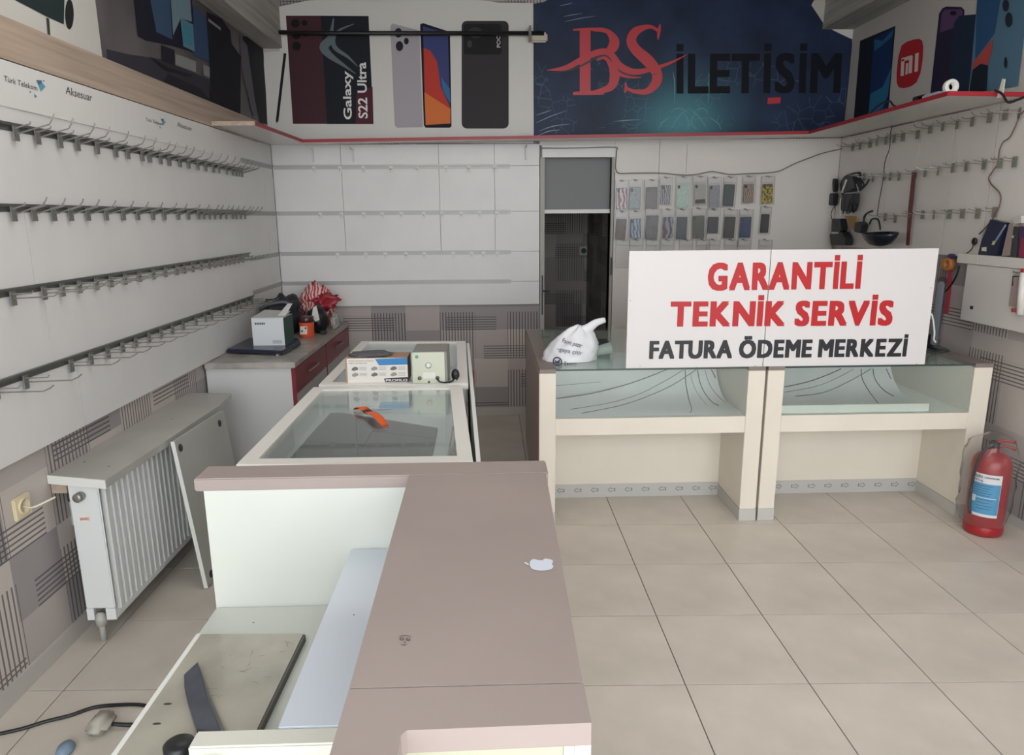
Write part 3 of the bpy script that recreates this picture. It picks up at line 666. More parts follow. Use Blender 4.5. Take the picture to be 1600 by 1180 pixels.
# leaning cupboard door
A = Vector((-1.318, 2.985, 0)); B = Vector((-1.29, 3.50, 0)); top = Vector((-1.408, 3.02, .69)); U = (top-A); Vv = (B-A); N = Vv.cross(U).normalized()
if N.x < 0: N = -N
A += Vector((0, 0, .004)); 
ld = thing('leaning_board', 'loose grey cupboard door leaning against the radiator shelf', 'door', A)
obj('door_board', prism(bm_new(), [A, A+Vv, A+Vv+U, A+U], N*.018), mat('grey_door', (178, 178, 172), .35, vary=.05), ld)
obj('edge_band', prism(bm_new(), [A, A+U, A+U-Vv.normalized()*.002, A-Vv.normalized()*.002], N*.018), M_white, ld)
for fu, fv in ((.07, .94), (.86, .93), (.1, .06)):
    c = A+Vv*fu+U*fv+N*.018; M = N.to_track_quat('Z', 'Y').to_matrix().to_4x4()
    obj('hinge_cup', lathe(bm_new(), [(.0175, 0), (.0175, .0015), (.012, .0016), (.006, .004)], c, 16, M), M_dark, ld)

# wall socket and floor cables
so = thing('wall_socket', 'cream double power socket on the patterned wall beside the radiator', 'socket', (LX, 2.43, .605))
obj('plate', Bx(LX, LX+.012, 2.385, 2.475, .607, .69, .004), mat('socket_cream', (222, 208, 176), .4), so)
bm = bm_new(); M = Matrix.Rotation(pi/2, 4, 'Y'); lathe(bm, [(.03, 0), (.031, .006), (.024, .007), (.024, .002)], (LX+.012, 2.43, .65), 18, M); obj('insert', bm, MATS['socket_cream'], so, True)
bm = bm_new(); tube(bm, [(LX+.015, 2.425, .65), (LX+.05, 2.42, .648), (LX+.085, 2.44, .66), (LX+.11, 2.46, .67)], .004, 6, 5); obj('wire_end', bm, mat('wire_cream', (214, 206, 186), .5), so, True)
ca = bm_new(); tube(ca, [AZ(.006, *p) for p in ((-40, 1155), (30, 1140), (70, 1128), (110, 1118), (150, 1105), (200, 1101), (228, 1103), (242, 1110))], .006, 6, 6)
tag(obj('power_cable', ca, M_black, None, True), 'black power cable trailing across the floor at bottom left', 'cable')
ad = thing('power_adapter', 'pale rounded power adapter lying on the floor beside the black cable', 'adapter', AZ(0, 160, 1135))
q = AZ(0, 162, 1140); obj('body', Bx(q.x-.04, q.x+.03, q.y-.05, q.y+.05, .001, .05, .018), mat('adapter_grey', (176, 172, 160), .4), ad, True)
bm = bm_new(); tube(bm, [q+Vector((.03, 0, .02)), AZ(.012, 200, 1133), AZ(.008, 222, 1132)], .007, 6, 4); obj('lead', bm, M_black, ad, True)
q = AZ(0, 103, 1176); bm = bm_new(); lathe(bm, [(.02, 0), (.026, .01), (.02, .025), (.004, .03)], q, 12, None, 1, 1.4); tag(obj('blue_scrap', bm, mat('scrap_blue', (120, 140, 160), .5), None, True), 'small blue-grey plastic scrap on the floor below the cable', 'scrap')

# ------------------------------------------------------------------ red-fronted cabinet in the left corner
rc = thing('base_cabinet', 'white base cabinet with dark red drawers and a marbled worktop in the left corner', 'cabinet', (-1.42, 4.95, 0))
obj('carcass', Bx(-1.675, -1.175, 4.14, 5.78, .0, .787), mat('carcass_white', (206, 206, 206), .4), rc)
obj('worktop', Bx(-1.675, -1.148, 4.12, 5.785, .787, .822, .004), mat('grey_marble', (188, 182, 174), .3, vary=.22, scale=9), rc)
M_door = mat('cabinet_door_grey', (190, 188, 186), .35)
for a, b in ((4.14, 4.96), (4.965, 5.78)):
    d = obj('drawer', Bx(-1.175, -1.155, a, b, .625, .782, .003), M_redlam, rc)
    m = (a+b)/2; bm = bm_new(); tube(bm, [(-1.155, m-.11, .70), (-1.14, m-.10, .705), (-1.128, m-.05, .712), (-1.128, m+.05, .712), (-1.14, m+.10, .705), (-1.155, m+.11, .70)], .009, 8, 3)
    obj('drawer_handle', bm, mat('handle_grey', (124, 92, 98), .4), d, True)
    obj('drawer_edge', Bx(-1.178, -1.154, a-.0015, a+.001, .10, .782), M_redlam, d)
    for c, e in ((a, m), (m, b)):
        q = obj('cupboard_door', Bx(-1.175, -1.157, c+.003, e-.003, .10, .62, .003), M_door, rc)
obj('plinth', Bx(-1.675, -1.20, 4.15, 5.78, 0, .098), M_dark, rc)

# things standing on it
WZ = .8225
lt = thing('laptop', 'closed dark blue laptop lying on the near end of the marbled worktop', 'laptop', (-1.45, 4.5, WZ))
pts = [AZ(WZ, *p) for p in ((352, 553), (442, 556), (470, 540), (466, 535), (405, 526))]
pts = [Vector((max(p.x, -1.65), p.y, WZ+.008)) for p in pts]; pts[4] = Vector((-1.645, 4.85, WZ+.008))
obj('base', prism(bm_new(), pts, (0, 0, .014)), mat('laptop_blue', (36, 38, 56), .35), lt)
c = sum(pts, Vector())/5; obj('lid', prism(bm_new(), [c+(p-c)*.97+Vector((0, 0, .0145)) for p in pts], (0, 0, .009)), mat('laptop_lid', (48, 52, 72), .25), lt)
for px, py in ((434, 555), (365, 551)):
    q = AZ(WZ, px, py); obj('foot', Bx(max(q.x, -1.64)-.008, max(q.x, -1.64)+.008, q.y-.004, q.y+.012, WZ, WZ+.03), M_white, lt)
cb = thing('carton', 'white carton with a dark green side standing on the closed laptop', 'box', (-1.41, 4.65, WZ+.03))
z0 = WZ+.0318; bx0, bx1, by0, by1 = -1.512, -1.312, 4.52, 4.74
obj('carton_body', Bx(bx0, bx1, by0, by1, z0, z0+.175), mat('carton_white', (214, 218, 222), .5), cb)
obj('green_side', Bx(bx1, bx1+.0015, by0+.004, by1, z0+.001, z0+.174), mat('carton_green', (38, 76, 70), .5), cb)
bm = prism(bm_new(), [(bx0, by0, z0+.176), (bx1, by0+.01, z0+.176), (bx1-.01, by1, z0+.19), (bx0+.02, by1, z0+.20)], (0, 0, .003)); obj('top_flap', bm, mat('flap_white', (206, 206, 204), .55), cb)
bm = prism(bm_new(), [(bx1-.05, by0+.05, z0+.18), (bx1, by0+.06, z0+.18), (bx1+.03, by0+.13, z0+.25), (bx1+.0, by0+.13, z0+.25)], (0, .003, .003)); obj('torn_flap', bm, MATS['flap_white'], cb)
M_ink = mat('ink_dark', (60, 62, 66), .5)
for k in range(6): obj('printed_mark', Bx(bx0+.02+k*.011, bx0+.028+k*.011, by0-.001, by0-.0002, z0+.135, z0+.148), M_ink, cb)
for k in range(9): obj('printed_bar', Bx(bx1-.075+k*.0065, bx1-.0715+k*.0065, by0-.001, by0-.0002, z0+.012, z0+.034), mat('ink_grey', (150, 154, 160), .5), cb)
tb = thing('tub', 'orange plastic tub with a dark smoky lid beside the white carton', 'tub', (-1.292, 5.0, WZ))
q = Vector((-1.300, 5.04, WZ)); bm = bm_new(); lathe(bm, [(.046, 0), (.05, .004), (.053, .10), (.054, .105)], q, 24); obj('tub_body', bm, mat('tub_orange', (226, 96, 62), .35), tb, True)
bm = bm_new(); lathe(bm, [(.05, .1055), (.052, .11), (.052, .145), (.046, .15)], q, 24); obj('lid', bm, mat('smoky_lid', (70, 42, 44), .2), tb, True)
px_print('tub_label', mat('label_pale', (226, 216, 206), .5), tb, 1, 4.985, [[(469, 510), (480, 510), (480, 522.5), (469, 523)]])
for ex, ey in ((472, 517.5), (477.5, 513)): px_print('label_mark', M_ink, tb, 1, 4.984, [ell(ex, ey, 1.4, 1.8, 10)])
def blob(bm, c, r, seed=0, amp=.25, freq=3, sub=3, squash=(1, 1, 1), floor=None):
    R = bmesh.ops.create_icosphere(bm, subdivisions=sub, radius=1)
    for v in R['verts']:
        n = noise.fractal(v.co*freq+Vector((seed*7.3, seed*3.1, 0)), 1, 2, 3); d = v.co.normalized()*(1+amp*n)
        p = Vector((d.x*r[0], d.y*r[1], d.z*r[2])); v.co = Vector(c)+p
        if floor is not None and v.co.z < floor: v.co.z = floor+.0005
    return bm
bk_ = thing('backpack', 'black crumpled fabric bag against the wall behind the white carton', 'bag', (-1.5, 5.2, WZ))
obj('bag_body', blob(bm_new(), (-1.52, 5.22, WZ+.12), (.135, .2, .155), 1, .3, 2.2, 4, floor=WZ), mat('black_cloth', (36, 38, 48), .6), bk_, True)
bm = bm_new(); tube(bm, [(-1.62, 5.05, WZ+.2), (-1.55, 5.0, WZ+.235), (-1.46, 5.04, WZ+.25), (-1.41, 5.06, WZ+.23)], .012, 6, 5); tube(bm, [(-1.58, 5.02, WZ+.16), (-1.5, 5.0, WZ+.19), (-1.43, 5.02, WZ+.17)], .01, 6, 5); obj('strap', bm, mat('strap_grey', (96, 98, 106), .5), bk_, True)
mr = mat('striped_plastic', (196, 44, 54), .35, tex='wave', scale=14, rgb2=(216, 204, 200), vary=.1)
rb = thing('carrier_bag', 'red and white striped plastic bag heaped at the back of the marbled worktop', 'bag', (-1.32, 5.5, WZ))
obj('bag_body', blob(bm_new(), (-1.345, 5.56, WZ+.14), (.13, .14, .19), 2, .28, 2.6, 4, floor=WZ), mr, rb, True)
obj('crumpled_fold', blob(bm_new(), (-1.26, 5.47, WZ+.20), (.10, .07, .06), 5, .65, 2.2, 4), mat('red_plastic', (156, 40, 54), .4), rb, True)
bb = thing('pouch', 'small black pouch behind the orange tub', 'pouch', (-1.27, 5.28, WZ)); obj('pouch_body', blob(bm_new(), (-1.262, 5.22, WZ+.10), (.078, .08, .10), 3, .2, 2.5, 3, floor=WZ), M_black, bb, True)
wp = tag(obj('paper_scrap', prism(bm_new(), [AY(5.12, *p) for p in ((494, 478), (499, 500), (493, 503), (487, 495), (489, 481))], (0, .012, .002)), mat('paper_white', (214, 212, 206), .6)), 'torn white paper standing right of the orange tub', 'paper')
cbag = thing('plastic_bag', 'clear crumpled plastic bag right of the orange tub on the worktop', 'bag', (-1.24, 5.5, WZ)); obj('bag_film', blob(bm_new(), (-1.178, 5.42, WZ+.055), (.026, .10, .06), 8, .35, 3, 4, floor=WZ), glass('bag_film', (214, 212, 208), .45, .2), cbag, True)
tag(obj('black_block', Bx(-1.225, -1.185, 5.12, 5.16, WZ+.0005, WZ+.03, .004), M_black), 'little black block on the worktop just right of the orange tub', 'block')

# ------------------------------------------------------------------ glass display cases
def display_case(label, nl, nr, fr, flft, boards, h=.9):
    c = (Vector(nl)+Vector(nr)+Vector(fr)+Vector(flft))/4
    t = thing('display_case', label, 'display case', (c.x, c.y, 0)); q = [Vector((*p, 0)) for p in (nl, nr, fr, flft)]
    def inset(d): 
        cc = sum(q, Vector())/4; return [Vector((p.x+(d if p.x < cc.x else -d), p.y+(d if p.y < cc.y else -d), 0)) for p in q]
    Z_ = lambda P, z: [p+Vector((0, 0, z)) for p in P]
    obj('base', prism(bm_new(), Z_(inset(.012), 0), (0, 0, .757)), M_white, t)
    obj('shelf_floor', prism(bm_new(), Z_(inset(.014), .758), (0, 0, .018)), mat('case_floor', (206, 212, 216), .35), t)
    o, i = q, inset(.052)
    def bar(a, b, nm, z0=h-.028, z1=h):
        obj(nm, prism(bm_new(), Z_([o[a], o[b], i[b], i[a]], z0), (0, 0, z1-z0)), mat('case_frame', (232, 229, 222), .35), t)
    bar(0, 1, 'frame_bar'); bar(1, 2, 'frame_bar'); bar(2, 3, 'frame_bar'); bar(3, 0, 'frame_bar')
    for k in range(4):
        a = inset(.012)[k]; b = inset(.045)[k]; obj('corner_post', Bx(min(a.x, b.x), max(a.x, b.x), min(a.y, b.y), max(a.y, b.y), .58, h-.028), MATS['case_frame'], t)
    w = inset(.02)
    obj('back_wall', prism(bm_new(), [w[3]+Vector((0, 0, .777)), w[2]+Vector((0, 0, .777)), w[2]+Vector((0, 0, h-.028)), w[3]+Vector((0, 0, h-.028))], (0, -.008, 0)), mat('case_wall', (204, 210, 206), .4), t)
    obj('side_wall', prism(bm_new(), [w[3]+Vector((0, 0, .777)), w[0]+Vector((0, 0, .777)), w[0]+Vector((0, 0, h-.028)), w[3]+Vector((0, 0, h-.028))], (.008, 0, 0)), MATS['case_wall'], t)
    obj('front_glass', prism(bm_new(), [w[2]+Vector((0, 0, .777)), w[1]+Vector((0, 0, .777)), w[1]+Vector((0, 0, h-.028)), w[2]+Vector((0, 0, h-.028))], (.004, 0, 0)), M_glassG, t)
    obj('top_glass', prism(bm_new(), Z_(inset(.045), h-.010), (0, 0, .006)), M_glass, t)
    return t
d1 = display_case('white framed glass display case nearest the brown counter, with dark boards inside', (-.797, 2.125), (-.058, 2.12), (-.129, 3.15), (-.803, 3.157), True)
d2 = display_case('white framed glass display case behind, carrying a printed box and a pale device', (-.79, 3.20), (-.102, 3.19), (-.150, 4.335), (-.797, 4.38), False)
M_slate = mat('slate_board', (44, 46, 58), .45)
bz = .777
sl = [AZ(bz+.012, *p) for p in ((519, 641), (684, 668), (673, 722), (449, 719))]
def lerp(a, b, t): return a+(b-a)*t
cuts = (0, .34, .66, 1.55)
for k in range(3):
    for s, (u0, u1) in enumerate(((0, .47), (.475, 1))):
        if k == 0 and s == 1: u0, u1 = .475, 1
        P = [lerp(lerp(sl[0], sl[3], cuts[k]+.005), lerp(sl[1], sl[2], cuts[k]+.005), u) for u in (u0, u1)] + [lerp(lerp(sl[0], sl[3], cuts[k+1]), lerp(sl[1], sl[2], cuts[k+1]), u) for u in (u1, u0)]
        o = thing('slate_board', f'dark slate-grey board lying inside the nearest display case, {("far","middle","near")[k]} {("left","right")[s]} one', 'board', sum(P, Vector())/4-Vector((0, 0, .012)))
        P = [Vector((min(p.x, -.11), max(p.y, 2.19), bz+.0005+.002*((k+s) % 2))) for p in P]
        obj('board', prism(bm_new(), P, (0, 0, .008)), M_slate, o)
gl = thing('glass_pane', 'loose greenish glass panes stacked upright along the right inside of the near display case', 'glass', (-.12, 2.2, .778))
for k, x in enumerate((-.168, -.152, -.125)):
    obj('pane', prism(bm_new(), [(x, 2.19, .778), (x+.004, 2.62, .778), (x+.02, 2.62, .866), (x+.02, 2.19, .866)], (.006, 0, 0)), mat('glass_edge_green', (116, 124, 112), .2), gl)
# white strip boards standing along the cases' right side
sp = thing('loose_board', 'long white board standing on edge along the right side of the two display cases', 'panel', (-.06, 3.2, 0))
obj('board', prism(bm_new(), [(-.028, 2.0, .0), (-.125, 4.30, .0), (-.142, 4.30, 0), (-.042, 2.0, 0)], (0, 0, .893)), M_white, sp)
obj('red_edge_strip', prism(bm_new(), [(-.082, 3.25, .05), (-.117, 4.1, .05), (-.113, 4.1, .05), (-.078, 3.25, .05)], (0, 0, .842)), M_red, sp)

# watch on the glass
wt = thing('wristwatch', 'wristwatch with an orange strap lying on the glass of the near display case', 'watch', (-.48, 2.68, .897))
M_or = mat('strap_orange', (226, 96, 40), .45); zt = .8975
p1 = AZ(zt, 556, 640); p2 = AZ(zt, 575, 648); p3 = AZ(zt, 603, 667)
d = (p3-p1).normalized(); nn = Vector((-d.y, d.x, 0))
def strap(a, b, w, h0, h1):
    bm = bm_new(); n = 8; L = []
    for i in range(n+1):
        t = i/n; c = lerp(a, b, t)+Vector((0, 0, h0*sin(pi*t)+h1*(1-t))); ww = w*(1-.12*t) if t < .9 else w*.7
        L.append([bm.verts.new(c+nn*ww/2), bm.verts.new(c-nn*ww/2), bm.verts.new(c-nn*ww/2+Vector((0, 0, .003))), bm.verts.new(c+nn*ww/2+Vector((0, 0, .003)))])
    for A_, B_ in zip(L, L[1:]):
        for k in range(4): bm.faces.new((A_[k], A_[(k+1) % 4], B_[(k+1) % 4], B_[k]))
    bm.faces.new(L[0]); bm.faces.new(L[-1][::-1]); return bm
obj('strap', strap(p2+d*.012, p3, .034, .012, .012), M_or, wt, True); obj('strap', strap(p2-d*.012, p1, .034, .012, .012), M_or, wt, True)
M = Matrix.Rotation(atan2(d.y, d.x), 4, 'Z')
bm = Bx(-.021, .021, -.018, .018, .006, .016, .005); bmesh.ops.transform(bm, matrix=Matrix.Translation(p2) @ M, verts=bm.verts[:]); obj('case', bm, mat('watch_case', (196, 186, 174), .25, .6), wt, True)
bm = Bx(-.017, .017, -.014, .014, .0158, .0168); bmesh.ops.transform(bm, matrix=Matrix.Translation(p2) @ M, verts=bm.verts[:]); obj('screen', bm, M_black, wt)

# printed box and pale device on the far case
hz = .9003
pb = thing('product_box', 'cardboard box printed with small appliances on the far display case', 'box', (-.52, 3.28, hz))
x0, x1, y0, y1, zb = -.668, -.382, 3.225, 3.36, hz+.118
obj('box_body', Bx(x0, x1, y0, y1, hz, zb), mat('cardboard', (170, 138, 112), .6), pb)
obj('printed_face', Bx(x0+.008, x1, y0-.0012, y0-.0001, hz+.001, zb-.002), mat('box_face', (222, 218, 212), .45), pb)
yf = y0-.0016
def face(u, v): return Vector((x0+.008+(x1-x0-.008)*u, yf, hz+(zb-hz)*v))
def fq(nm, m, uv, dy=0, par=None): obj(nm, poly(bm_new(), [[face(*p)+Vector((0, -dy, 0)) for p in uv]]), m, par or pb)
fq('blue_swoosh', mat('print_blue', (54, 128, 186), .4), [(.47, .95), (1, .99), (1, .72), (.53, .70)]); fq('dark_panel', mat('print_navy', (44, 50, 60), .4), [(.60, .17), (1, .22), (1, .02), (.62, .02)])
text('brand_word', 'PROFILO', MATS['print_white'], pb, face(.63, .05)+Vector((0, -.0006, 0)), (.10, 0, 0), (0, 0, .011), bold=.02)
text('title_line', 'FRITÖZ ALETLERİ VE DİĞER EV', M_ink, pb, face(.03, .86), (.115, 0, 0), (0, 0, .006)); text('title_line', 'HIZLI VE PRATİK', M_ink, pb, face(.03, .77), (.085, 0, 0), (0, 0, .005))
for i in range(3):
    for j in range(2):
        u, v = .05+i*.32, .52-j*.24
        fq('product_picture', mat('print_picture_%d' % ((i+j) % 2), ((110, 104, 102), (150, 146, 142))[(i+j) % 2], .5), [(u+.02, v), (u+.06, v-.03), (u+.13, v+.02), (u+.13, v+.10), (u+.08, v+.14), (u+.03, v+.08)])
        for l in range(3): fq('text_line', mat('ink_light', (160, 158, 156), .5), [(u+.15, v+.1-l*.05), (u+.27, v+.1-l*.05), (u+.27, v+.118-l*.05), (u+.15, v+.118-l*.05)])
bm = blob(bm_new(), (x0+.11, y0+.06, zb+.008), (.10, .06, .014), 4, .3, 4, 3, floor=zb+.0005); tag(obj('grey_cloth', bm, mat('cloth_grey', (88, 88, 92), .7), None, True), 'crumpled dark grey cloth lying on the printed appliance box', 'cloth')
dv = thing('voltage_device', 'pale metal device box with a round knob beside the printed appliance box', 'device', (-.29, 3.3, hz))
dx0, dx1, dy0, dy1, dz1 = -.357, -.209, 3.195, 3.42, hz+.148
obj('housing', Bx(dx0, dx1+.012, dy0+.004, dy1, hz+.001, dz1, .003), mat('device_grey', (138, 136, 130), .5), dv)
obj('front_plate', Bx(dx0, dx1, dy0, dy0+.004, hz+.001, dz1-.002, .0015), mat('device_plate', (206, 208, 190), .45), dv)
M = Matrix.Rotation(pi/2, 4, 'X'); cx = (dx0+dx1)/2
bm = bm_new(); lathe(bm, [(.0125, 0), (.0125, .003), (.0095, .004), (.009, .009), (.006, .0095)], (cx, dy0, hz+.085), 20, M); obj('knob', bm, mat('knob_white', (226, 224, 216), .3), dv, True)
bm = bm_new(); lathe(bm, [(.0145, 0), (.0145, .0008)], (cx, dy0, hz+.085), 24, M); obj('knob_ring', bm, mat('ring_grey', (110, 108, 100), .4), dv)
for x in (cx-.042, cx+.04):
    bm = bm_new(); lathe(bm, [(.009, 0), (.009, .004), (.005, .005)], (x, dy0, hz+.026), 16, M); obj('socket', bm, mat('socket_grey', (96, 94, 88), .4, .3), dv, True)
obj('name_plate', Bx(cx-.026, cx+.03, dy0-.0008, dy0, hz+.024, hz+.052), mat('plate_pale', (224, 224, 214), .4), dv)
bm = bm_new(); lathe(bm, [(.008, 0), (.008, .0008)], (dx0+.022, dy0, dz1-.022), 14, M); obj('green_sticker', bm, mat('sticker_green', (88, 160, 130), .5), dv)
bm = bm_new(); lathe(bm, [(.006, 0), (.005, .001)], (cx, dy0, hz+.007), 10, M); obj('screw', bm, MATS['socket_grey'], dv)
pl = thing('power_plug', 'black power plug and short cord lying right of the pale device', 'plug', (-.17, 3.24, hz))
bm = bm_new(); tube(bm, [(cx+.04, dy0-.0075, hz+.026), (cx+.05, dy0-.016, hz+.012), (cx+.075, dy0-.012, hz+.006), (-.18, 3.205, hz+.006), (-.165, 3.24, hz+.012)], .004, 6, 5); obj('cord', bm, M_black, pl, True)
bm = blob(bm_new(), (-.163, 3.25, hz+.028), (.019, .016, .027), 3, .15, 3, 3, floor=hz); obj('plug_body', bm, M_black, pl, True); obj('prong_ring', lathe(bm_new(), [(.012, 0), (.012, .004)], (-.172, 3.235, hz+.004), 14), M_white, pl)

# ------------------------------------------------------------------ brown-topped counter in the foreground
ct = thing('reception_counter', 'white counter with a brown raised ledge and a lower worktop in the foreground', 'counter', (-.28, 1.2, 0))
CZ, CT = 1.05, .032
obj('ledge_cross_slab', Bx(-.705, .136, 1.603, 1.692, CZ-CT, CZ, .003), M_brown, ct)
def slab(nm, pts): obj(nm, prism(bm_new(), [(x, y, CZ-CT) for x, y in pts], (0, 0, CT)), M_brown, ct)
slab('ledge_long_slab', [(-.190, .8205), (.116, .8195), (.130, 1.6015), (-.1965, 1.6015)])
slab('ledge_near_slab', [(-.190, .8175), (-.190, .30), (-.112, .30), (-.112, .730), (-.106, .738), (.117, .742), (.117, .8165)])
M_ctw = mat('counter_white', (210, 213, 206), .35, vary=.02, scale=4)
obj('end_panel', Bx(-.685, .10, 1.606, 1.63, 0, CZ-CT), M_ctw, ct)
obj('customer_panel', Bx(.085, .108, .752, 1.60, 0, CZ-CT), M_ctw, ct)
obj('near_panel', Bx(-.11, .105, .755, .775, 0, CZ-CT), mat('near_panel_cream', (186, 186, 164), .4), ct)
obj('near_corner_post', Bx(.098, .118, .748, .765, 0, CZ-CT-.002), M_ctw, ct)
obj('worktop', Bx(-.685, -.02, .50, 1.605, .688, .712, .002), M_ctw, ct)
obj('inner_shelf', Bx(-.345, .08, .984, 1.604, .845, .862, .002), mat('sky_tinted_white_shelf', (214, 222, 232), .12), ct)  # bluish sky reflection is mixed into the white of this shelf
obj('partition', Bx(-.20, -.18, .3, 1.60, .712, .845), M_ctw, ct)
obj('side_panel', Bx(-.66, -.64, 1.0, 1.60, 0, .688), M_ctw, ct)
# near box unit
obj('near_unit', Bx(-.47, -.20, .945, .983, .733, .862, .003), mat('near_unit_white', (218, 218, 207), .35), ct)
obj('near_unit_front', Bx(-.455, -.20, .925, .945, .733, .842, .003), MATS['near_unit_white'], ct)
obj('near_unit_face', Bx(-.415, -.20, .915, .925, .733, .832, .002), MATS['near_unit_white'], ct)
bm = bm_new()
for k in range(9):
    a = k/8; bm.verts.new((-.452+.006*a, .922-.012*sin(a*pi*.5), .853-.14*a)); bm.verts.new((-.416+.004*a, .920-.012*sin(a*pi*.5), .856-.14*a))
bm.verts.ensure_lookup_table()
for k in range(8): bm.faces.new([bm.verts[i] for i in (2*k, 2*k+1, 2*k+3, 2*k+2)])
obj('packing_tape', bm, mat('packing_tape', (206, 204, 224), .15), ct)
for px, py, r in ((396, 973, .0022), (553, 961, .0018)):
    q = AZ(.7125 if px < 450 else .8625, px, py); obj('screw_hole', lathe(bm_new(), [(r, 0), (r, .0003)], q, 8), M_dark, ct)
bm = poly(bm_new(), [[AZ(CZ+.0012, 640+x*.407, 700+y*.4068) for x, y in ((462, 437), (468, 429), (478, 427), (495, 431), (512, 432), (515, 427), (525, 425), (540, 428), (549, 431), (551, 438), (546, 446), (553, 455), (547, 464), (530, 470), (505, 472), (482, 470), (467, 463), (461, 452))]])
st_ = obj('fruit_sticker', bm, mat('sticker_pure', (220, 226, 238), .35), ct); poly_ = [AZ(CZ+.0012, 640+x*.407, 700+y*.4068) for x, y in ((437, 439), (448, 439), (459, 447), (457, 451), (446, 447))]
obj('sticker_leaf', poly(bm_new(), [poly_]), MATS['sticker_pure'], ct)
M_face = mat('sticker_ink', (96, 86, 84), .6)
def fpt(x, y): return AZ(CZ+.001, 380+x*.288, 840+y*.288)
fs = [ell(860, 550, 13, 8, 14), ell(895, 552, 12, 8, 14), ell(876, 568, 4, 4, 8), ribbon([(845, 538), (875, 531), (915, 537)], [1, 4, 1], 4), ribbon([(850, 576), (872, 583), (890, 575)], [1, 4, 1], 4)]
for o in fs: obj('face_sticker_mark', poly(bm_new(), [[fpt(*p) for p in o]]), M_face, ct)
for ex in (861, 896): obj('face_sticker_eye', poly(bm_new(), [[Vector(fpt(*p))+Vector((0, 0, .0004)) for p in ell(ex, 551, 6, 3.5, 10)]]), M_brown, ct)
# grey board lying on the worktop
gb = thing('laminate_board', 'stained grey laminate panel with white edge lying on the low worktop', 'panel', (-.55, 1.25, .7125))
mg = mat('stained_grey', (186, 182, 168), .16, vary=.22, scale=4)
ob = obj('board', prism(bm_new(), [(-.668, .62, .7125), (-.452, .62, .7125), (-.432, 1.452, .7125), (-.664, 1.46, .7125)], (0, 0, .018)), mg, gb)
obj('white_edge', prism(bm_new(), [(-.678, .62, .7125), (-.668, .62, .7125), (-.664, 1.462, .7125), (-.674, 1.462, .7125)], (0, 0, .019)), M_white, gb)
obj('gap_shade_strip', prism(bm_new(), [(-.452, .62, .7125), (-.447, .62, .7125), (-.427, 1.452, .7125), (-.432, 1.452, .7125)], (0, 0, .016)), mat('painted_gap_shade', (84, 84, 78), .5), gb)  # dark strip painted in for the shadow gap beside the board
rs_ = random.Random(11)
for k in range(16):
    q = Vector((-.53+rs_.uniform(-.05, .075), 1.29+rs_.uniform(-.1, .13), .7308)); an = rs_.uniform(0, pi); L_ = rs_.uniform(.006, .022); dv_ = Vector((cos(an), sin(an), 0))*L_; pv_ = Vector((-sin(an), cos(an), 0))*.0008
    obj('scratch_mark', poly(bm_new(), [[q-dv_, q+pv_, q+dv_, q-pv_]]), mat('scratch_dark', (110, 106, 94), .5), gb)
for px, py in ((262, 1100), (245, 1131)):
    q = AZ(.731, px, py); obj('scuff_mark', lathe(bm_new(), [(.006, 0), (.005, .0004)], q, 10, None, 1.4, .5), M_dark, gb)
fb = thing('monitor_stand', 'curved dark metal monitor foot lying on the stained grey panel', 'stand', AZ(.731, 300, 1110))
c8 = lambda *p: [AZ(.7315, 200+x*.225, 960+y*.225) for x, y in p]
pts = c8((488, 360), (392, 450), (396, 540), (420, 640), (450, 740), (480, 830), (640, 830), (590, 700), (545, 590), (515, 470))
obj('foot_blade', prism(bm_new(), pts, (0, 0, .010)), mat('blade_grey', (92, 96, 108), .35, .3, vary=.2, scale=12), fb)
pts2 = c8((492, 365), (520, 470), (550, 590), (596, 700), (648, 830), (680, 830), (620, 690), (570, 570), (530, 460))
obj('foot_rim', prism(bm_new(), pts2, (0, 0, .004)), mat('rim_grey', (120, 122, 118), .35, .4), fb)
q = AZ(.731, 283, 1178); tag(obj('cable_roll', lathe(bm_new(), [(.02, 0), (.026, .006), (.026, .02), (.018, .026)], (q.x-.002, q.y, .7312), 20), M_black, None, True), 'black round cap lying on the grey panel at the bottom edge', 'cap')

